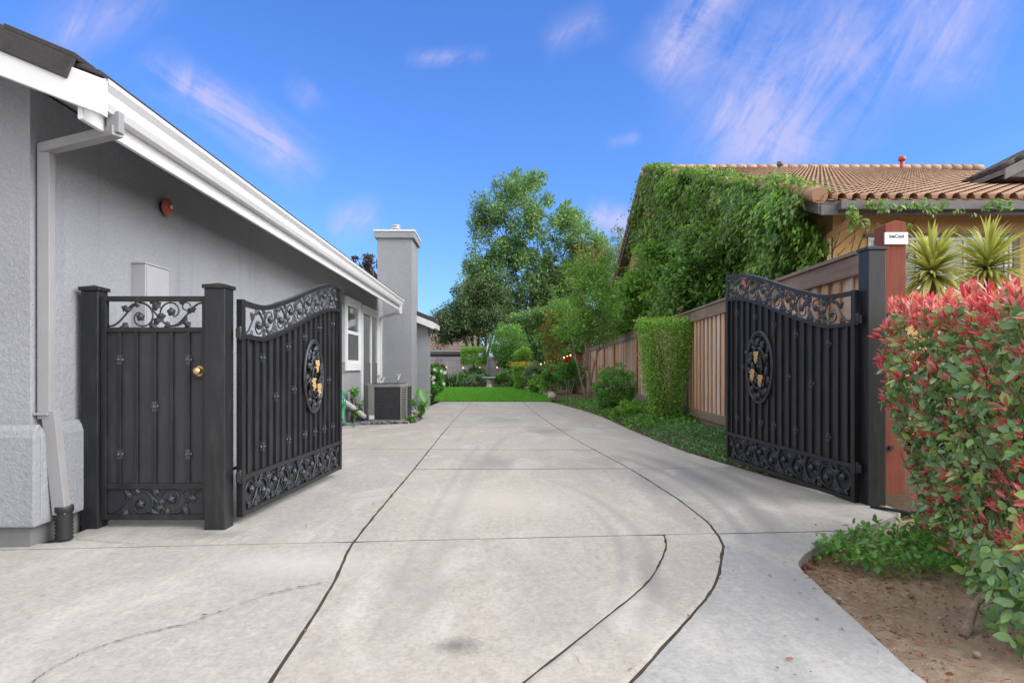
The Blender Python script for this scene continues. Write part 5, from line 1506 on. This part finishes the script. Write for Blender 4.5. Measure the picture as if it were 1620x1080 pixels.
ball_shrub('small_weed', (-3.22, 13.4), (.1, .1, .3), 120, .12, L_LILY, 'thin green weed between grey wall and cooling unit', cat='weed', nc=6, z=.45)
ball_shrub('small_weed', (-2.1, 13.62), (.10, .08, .05), 160, .07, L_COVER, 'tuft of green weed at the drive corner of the cooling unit', cat='weed', nc=6, z=.05)
t = ball_shrub('white_flowered_bush', (-2.55, 21.3), (.30, .5, .55), 2600, .13, L_LILY, 'bright leafy bush with small white flowers at the house corner', z=.62)
for k in range(22):
    c = np.array([random.gauss(-2.5, .2), random.gauss(20.85, .15), random.uniform(.5, 1.2)]); a = np.arange(5) * 1.2566
    A = np.stack([np.cos(a), np.full(5, -.35), np.sin(a)], 1); t.leaves('flower', (np.tile(c, (5, 1)), A, np.tile([0, -1.0, .2], (5, 1)), .06, .05), PETALW)
# --- far garden
ball_shrub('dark_bush', (-4.5, 37.5), (.75, .6, .5), 2600, .12, L_DARK, 'dark green bush at the grey back fence nearest the house', z=.85, group='bushes along the back fence')
def strap_clump(name, x, y, n, L, W, mat, label, cat, z=.05, up=.9, group=None, curl=.22, spread=.08):
    T = plant(name, (x, y, 0), label, cat, group)
    th = rng.uniform(0, 2 * math.pi, n); el = rng.uniform(.15, 1.45, n)
    A = np.stack([np.cos(th) * np.cos(el), np.sin(th) * np.cos(el), np.sin(el) * up], 1); P = np.array([x, y, z]) + rng.normal(size=(n, 3)) * spread * np.array([1, 1, .3])
    N = unit(np.array([0, 0, 1.0]) - A * .4 + rdir(n) * .15)
    T.leaves('foliage', (P, A, N, L * rng.uniform(.7, 1.15, n), W), mat, None, 2)
    return T
strap_clump('strap_leaf_clump', -3.55, 36.8, 340, .85, .055, L_DARK, 'dark strap leafed clump before the back fence', 'clump', spread=.3)
ball_shrub('low_bush', (-2.0, 37), (.85, .5, .38), 2200, .11, L_GREY, 'low grey green bush under the topiary', z=.3, group='bushes along the back fence')
ball_shrub('low_bush', (-1.55, 38.5), (.5, .5, .38), 1500, .11, L_COVER2, 'low bush directly behind the stone birdbath', z=.45, group='bushes along the back fence')
ball_shrub('low_bush', (-.25, 37.2), (.9, .6, .5), 2600, .11, L_ROUND, 'low bright bush to the fence side of the stone birdbath', z=.5, group='bushes along the back fence')
ball_shrub('low_bush', (-2.9, 38.4), (.4, .4, .38), 1200, .11, L_LILY, 'small pale bush against the grey fence left of the topiary', z=.4, group='bushes along the back fence')
T = plant('topiary', (-2.25, 39, 0), 'two tiered topiary with a drum of foliage over a flat pad', 'topiary')
P, O = box_shell(-2.95, -1.55, 38.4, 39.6, 1.28, 2.22, 6500, .2, .05); c = np.hypot((P[:, 0] + 2.25) / .78, (P[:, 1] - 39) / .68) < 1; P, O = P[c], O[c]
T.leaves('foliage', fol(P, O, .09, .05), L_VINE2)
P, O = clumps([(-2.25, 39, .82, .62, .5, .2)], 30, .14, 60, .4); T.leaves('foliage', fol(P, O, .09, .05), L_ROUND)
trunk_tree(T, (-2.2, 39, 0), [(-2.25, 39, 1.6)], .07, .05, BARK)
T = plant('topiary', (.62, 36, 0), 'small ball topiary on a thin trunk by the bright round tree', 'topiary')
P, O = clumps([(.62, 36, 1.75, .42, .4, .5)], 40, .16, 60, .4); T.leaves('foliage', fol(P, O, .09, .05), L_VINE2); trunk_tree(T, (.62, 36, 0), [(.62, 36, 1.5)], .05, .04, BARK)
bb = plant('birdbath', (-1.25, 36.4, 0), 'pale stone birdbath with wide flat bowl at the far lawn edge', 'birdbath')
mb = MB(); mb.tube([(-1.25, 36.4, z) for z in (0, .06, .08, .25, .42, .46)], [.22, .22, .16, .13, .15, .16], 14); bb.part('pedestal', mb, STONEG)
mb = MB(); mb.tube([(-1.25, 36.4, z) for z in (.46, .52, .56, .58)], [.16, .34, .40, .39], 20); bb.part('bowl', mb, STONEG)
# bright rounded tree
T = plant('round_tree', (-.15, 38.5, 0), 'rounded bright green tree standing before the grey back fence', 'tree')
P, O = clumps([(-.2, 38.5, 2.35, 1.05, 1.0, 1.25), (.0, 38.5, 1.7, 1.0, .9, .8)], 140, .32, 100, .35); T.leaves('crown', fol(P, O, .10, .05, .6, .2, .0, .6), L_ROUND)
trunk_tree(T, (.55, 38.5, 0), [(.2, 38.5, 2.2), (-.2, 38.5, 2.0)], .10, .05, BARK)
# dark spreading tree behind the fence
T = plant('spreading_tree', (-2.8, 45, 0), 'dark spreading multi-trunk tree behind the grey back fence', 'tree')
env = [(-3.4, 45, 4.2, 2.0, 1.6, 1.3), (-1.6, 45, 4.4, 1.9, 1.6, 1.5), (-2.6, 45, 5.6, 1.7, 1.5, 1.2), (-4.6, 45, 3.6, 1.0, 1, .9), (-1.3, 45, 6.2, 1.2, 1.2, 1.3)]
P, O = clumps(env, 260, .55, 120, .6); T.leaves('crown', fol(P, O, .16, .075, .5, .1, .2, .8), L_DARK)
trunk_tree(T, (-2.3, 45, 0), [(-3.6, 45, 4.4), (-2.9, 45, 5), (-2.2, 45, 5.4), (-1.5, 45, 4.6), (-1.0, 45, 4.4)], .14, .05, BARK, twigs=2, twl=1.2)
# tall tree
def tall_tree():
    T = plant('tall_tree', (2.0, 50, 0), 'tall airy tree rising highest at the end of the drive', 'tree')
    y = 50
    spec = [(770, 420, 38, 62), (795, 330, 40, 45), (830, 300, 34, 36), (760, 350, 26, 40), (845, 345, 40, 50), (812, 400, 45, 60), (870, 420, 48, 58), (900, 345, 34, 36), (915, 400, 42, 55), (940, 385, 30, 45),
            (855, 470, 50, 50), (800, 470, 45, 45), (905, 460, 40, 50), (790, 520, 36, 42), (848, 520, 40, 45), (890, 510, 36, 50), (755, 455, 28, 50), (950, 430, 24, 36), (962, 415, 26, 44), (950, 470, 36, 44), (745, 470, 26, 40), (770, 480, 36, 46), (925, 440, 40, 50), (880, 470, 44, 50), (828, 285, 12, 16), (852, 290, 12, 18), (798, 292, 12, 14)]
    env = []
    for (px, py, rx, rz) in spec:
        c = at(px, py, y + random.uniform(-1.5, 1.5)); env.append((c.x, c.y, c.z, rx * y / F * .9, rx * y / F * 1.0, rz * y / F * .85))
    P, O = clumps(env, 780, .58, 95, .85, 1.15)
    T.leaves('crown', fol(P, O, .25, .10, .5, .25, .1, .7, .5, .5), L_TREE)
    tips = [at(*q, y) for q in ((772, 372), (798, 350), (828, 318), (850, 330), (880, 380), (902, 365), (928, 410), (780, 450), (945, 432))]
    trunk_tree(T, (1.9, y, 0), [tuple(t) for t in tips], .15, .02, mat_bark('pale_tall_bark', (.16, .135, .11)), 9, .03, twigs=3, twl=1.6)
tall_tree()
T = plant('cascading_tree', (2.2, 41, 0), 'dense dark green tree with layered drooping branches behind the bright round tree', 'tree')
env = []
for (px, py, rx, rz) in ((845, 505, 38, 14), (870, 530, 34, 14), (840, 545, 34, 13), (815, 520, 26, 12), (868, 560, 26, 14), (880, 490, 24, 14), (850, 575, 24, 10)):
    c = at(px, py, 41 + random.uniform(-.8, .8)); env.append((c.x, c.y, c.z, rx * 41 / F, rx * 41 / F * .8, rz * 41 / F))
P, O = clumps(env, 190, .42, 100, .7, .55); T.leaves('crown', fol(P, O, .15, .06, .8, 0, .25, .5), [L_TREE, L_ROUND], None, 0, (rng.random(len(P)) < .3).astype(int))
trunk_tree(T, (2.0, 41, 0), [tuple(at(850, 490, 41)), tuple(at(880, 500, 41)), tuple(at(825, 510, 41))], .2, .06, BARK, twigs=3, twl=1.0)
T = plant('olive_tree', (8.6, 46, 0), 'sparse grey green tree beside the ivy covered gable', 'tree')
env = [(*at(985, 385, 46), .8, .8, 1.3), (*at(975, 430, 46), .9, .8, 1.4), (*at(995, 440, 46), .6, .6, 1.0), (*at(960, 400, 46), .5, .5, .9)]
P, O = clumps(env, 60, .42, 60, .8); T.leaves('crown', fol(P, O, .16, .05, .4, .4), L_GREY)
trunk_tree(T, (7.6, 46, 0), [tuple(at(985, 370, 46)), tuple(at(972, 390, 46)), tuple(at(992, 385, 46)), tuple(at(978, 365, 46))], .10, .03, mat_bark('white_bark', (.42, .42, .42)), twigs=2)
T = plant('purple_tree', (-6.5, 30, 0), 'dark purple leafed tree top showing above the grey roof', 'tree')
P, O = clumps([(*at(578, 420, 30), .85, .8, .75), (*at(590, 440, 30), .6, .6, .5), (*at(570, 450, 30), 1.0, .8, .7)], 46, .2, 50, .8); T.leaves('crown', fol(P, O, .13, .07), L_PURP)
trunk_tree(T, (-6.5, 30, 0), [tuple(at(578, 412, 30)), tuple(at(590, 425, 30)), tuple(at(565, 430, 30))], .12, .03, BARK, twigs=3)
ball_shrub('brown_shrub', (2.55, 27.5), (.6, .6, .62), 3000, .085, L_COVER2, 'dense dull green shrub against the fence behind the rose bushes', z=.75)
ball_shrub('leafy_bush', (2.6, 33), (.9, .7, .8), 3000, .11, L_ROUND, 'leafy green bush under the string of warm bulbs', z=1.0)
# far screen of trees so no bare ground shows between the garden and the sky
for k, (px, w, h, lab) in enumerate(((905, 3.4, 5.2, 'dense green tree filling the gap behind the myrtle tree'), (965, 3.2, 5.6, 'dense green tree between the myrtle and the ochre house'),)):
    x = gx(px, 44); T = plant('dense_tree', (x, 44, 0), lab, 'tree', 'trees beyond the garden')
    P, O = clumps([(x, 44, h * .55, w * .6, 1.6, h * .42), (x + .6, 44, h * .35, w * .6, 1.6, h * .35)], 150, .55, 80, .6); T.leaves('crown', fol(P, O, .18, .08), [L_DARK, L_TREE], None, 0, (rng.random(len(P)) < .5).astype(int))
    trunk_tree(T, (x, 44, 0), [(x - .6, 44, h * .7), (x + .6, 44, h * .7)], .15, .05, BARK)

# --- vine over the gable of the ochre house
def vine():
    T = plant('climbing_vine', (5.0, 11, 0), 'dense green climbing vine covering the gable of the ochre house', 'vine')
    def sprays(ns, nl, y0, y1, zlo, dep0, dep1, mats, L0, lim=None):
        y = y0 * (y1 / y0) ** rng.random(ns); top = np.array([YROOF(v) for v in y]) - .05
        l = np.interp(y, [10.3, 23.6, 24.4, 26, 29, 33], [1.03, 1.03, .92, .82, .72, .64])
        z = zlo + (top * l - zlo) * rng.random(ns) ** .8
        nb = np.array([noise.noise(Vector((3, q * .6, r * .8))) for q, r in zip(y, z)]); k = nb > -.24; y, z, nb, top = y[k], z[k], nb[k], top[k]; ns = len(y)
        X = 4.75 + .0333 * y; x = X - .06 - (dep0 + (dep1 - dep0) * rng.random(ns)) * np.clip(.6 + 1.5 * nb, .1, 1.7)
        hi = z > top - .35; x[hi] = np.minimum(x[hi], X[hi] - .40 - rng.random(hi.sum()) * .22)
        C = np.stack([x, y, z], 1); sc = 1 + (y - 10.3) * .04
        dirs = unit(np.stack([-.5 - .5 * rng.random(ns), rng.normal(size=ns) * .5, .15 - .5 * rng.random(ns)], 1))
        ln = rng.uniform(.22, .6, ns) * sc
        t = rng.random((ns, nl)); P = C[:, None, :] + dirs[:, None, :] * (ln[:, None] * t)[..., None] - np.array([0, 0, 1.0]) * (ln[:, None] * .75 * t ** 2)[..., None]
        P = (P + rng.normal(size=P.shape) * (.05 * sc)[:, None, None]).reshape(-1, 3); O = np.repeat(dirs, nl, 0); sc = np.repeat(sc, nl)
        n = len(P); A = unit(O * .55 + np.array([0, 0, -.75]) + rdir(n) * .5); N = unit(O * .5 + np.array([-.3, -.1, .75]) + rdir(n) * .35)
        L = L0 * rng.uniform(.6, 1.3, n) * sc
        T.leaves('foliage', (P, A, N, L, L * .5), mats)
    sprays(1500, 20, 10.3, 33, .9, .0, .25, L_VINE, .105)
    sprays(1300, 26, 10.3, 24.3, .9, .1, .62, L_VINE, .105)
    sprays(260, 20, 10.35, 24, 2.2, .3, .75, L_VINE2, .10)
    # round the front corner and along the eave
    n = 620; x = 5.0 + rng.random(n) ** 2.0 * 2.4; z = 3.58 - rng.random(n) ** 2 * .34 * np.clip(1.3 - (x - 5) / 2.0, .2, 1) + rng.normal(size=n) * .03; yv = 9.86 - rng.random(n) * .10
    k = np.array([noise.noise(Vector((q * 3.0, r * 4, 2))) for q, r in zip(x, z)]) > -.12; P = np.stack([x, yv, z], 1)[k]
    T.leaves('foliage', fol(P, np.tile([0, -1.0, -.2], (len(P), 1)), .08, .045, .4, -.3, .2), L_VINE)
    n = 240; x = 5.1 + rng.random(n) ** 1.6 * 1.7; z = 3.35 - rng.random(n) * 1.0; k = np.array([noise.noise(Vector((q * 2.2, r * 2.2, 5))) for q, r in zip(x, z)]) > .16
    P = np.stack([x, np.full(n, YF - .03), z], 1)[k]; T.leaves('foliage', fol(P, np.tile([0, -1.0, 0], (len(P), 1)), .06, .04), L_VINE)
    n = 5200; yv = rng.uniform(10.2, 24.3, n); over_x = YX(yv) + XO - .30 + rng.random(n) ** 1.4 * .55; P = np.stack([over_x, yv, np.array([YROOF(v) for v in yv]) + .02 + rng.random(n) * .22 * np.clip(1 + np.array([noise.noise(Vector((v * 1.1, 2, 7))) for v in yv]) * 1.6, .1, 2)], 1)
    k = np.array([noise.noise(Vector((q[0] * 1.5, q[1] * .6, 9))) for q in P]) > -.1; P = P[k]
    T.leaves('foliage', fol(P, np.tile([-.8, -.4, .2], (len(P), 1)), .105, .052, .5, -.2, .2, .7), L_VINE)
    mb = MB()
    for k in range(26):
        x = 5.0 + random.random() * 1.6; z = random.uniform(2.3, 3.1)
        limb(mb, (x, YF - .015, z), (x + random.uniform(-.1, .7), YF - .015, min(3.5, z + random.uniform(.2, .9))), .007, .003, 6, .10, 5)
    for k in range(30):
        y = random.uniform(10.6, 24); limb(mb, (YX(y) - .05, y, .8), (YX(y) - .1, y + random.uniform(-1, 1), YROOF(y) - .5), .02, .006, 6, .04, 5)
    T.part('stem', mb, BARK)
vine()
def lush(name, loc, env, ncl, rc, nl, L, mats, label, mi=None, cat='shrub'):
    T = plant(name, loc, label, cat); P, O = clumps(env, ncl, rc, nl, .5); T.leaves('foliage', fol(P, O, L, L * .5, .5, 0, .15, .7), mats, None, 0, None if mi is None else (rng.random(len(P)) < mi).astype(int))
    mb = MB()
    for e in env: limb(mb, (loc[0], loc[1], 0), e[:3], .05, .02, 6, .05, 6)
    T.part('stem', mb, BARK)
def E(px, py, y, rx, rz, ry=.7):
    c = at(px, py, y); return (c.x, c.y, c.z, rx * y / F, ry, rz * y / F)
lush('leafy_shrub', (4.25, 14.4, 0), [E(1112, 400, 14.4, 40, 45), E(1125, 450, 14.4, 48, 48), E(1080, 455, 14.6, 36, 46), E(1150, 430, 14.2, 26, 40)], 110, .22, 90, .11, [L_ROUND, L_VINE], 'bushy green shrub standing above the fence before the vine', .4)
lush('leafy_shrub', (4.55, 19.5, 0), [E(1040, 430, 19.5, 34, 60), E(1010, 470, 20, 38, 45), E(1060, 480, 18.5, 36, 45)], 120, .3, 80, .13, [L_VINE2, L_VINE], 'lighter green shrub over the fence left of the bushy one', .25)
lush('leafy_shrub', (4.75, 26, 0), [E(990, 480, 26, 32, 45, 1.0), E(1005, 500, 24, 24, 36, .8), E(975, 510, 27, 24, 30, .9)], 90, .38, 80, .15, [L_VINE2, L_ROUND], 'yellow green shrub over the fence behind the myrtle tree', .3)
# --- variegated cordylines behind the hedge
def cordyline(x, y, zc, L, n, label):
    T = plant('cordyline', (x, y, -.08), label, 'cordyline', 'striped cordylines behind the hedge')
    th = rng.uniform(0, 2 * math.pi, n); el = np.arcsin(np.clip(rng.uniform(-.62, 1.0, n), -1, 1))
    A = np.stack([np.cos(th) * np.cos(el), np.sin(th) * np.cos(el), np.sin(el)], 1); P = np.array([x, y, zc]) + np.stack([np.zeros(n), np.zeros(n), (el / 1.57) * .12], 1) + A * .04
    N = unit(np.array([0, 0, 1.0]) - A * A[:, 2:3] + rdir(n) * .12 + np.stack([np.cos(th), np.sin(th), np.zeros(n)], 1) * -.4 * np.clip(el, 0, 1.5)[:, None])
    T.leaves('foliage', (P, A, N, L * rng.uniform(.75, 1.1, n), .034 * rng.uniform(.8, 1.2, n)), L_CORD, None, 2, curl=.09)
    mb = MB(); limb(mb, (x, y, -.1), (x, y, zc + .05), .045, .04, 6, .02, 9); T.part('trunk', mb, BARK)
cordyline(gx(1474, 7.2), 7.2, gz(430, 7.2), .40, 330, 'striped yellow green cordyline nearest the wooden post')
cordyline(gx(1562, 7.6), 7.6, gz(424, 7.6), .46, 360, 'taller striped cordyline before the ochre house window')
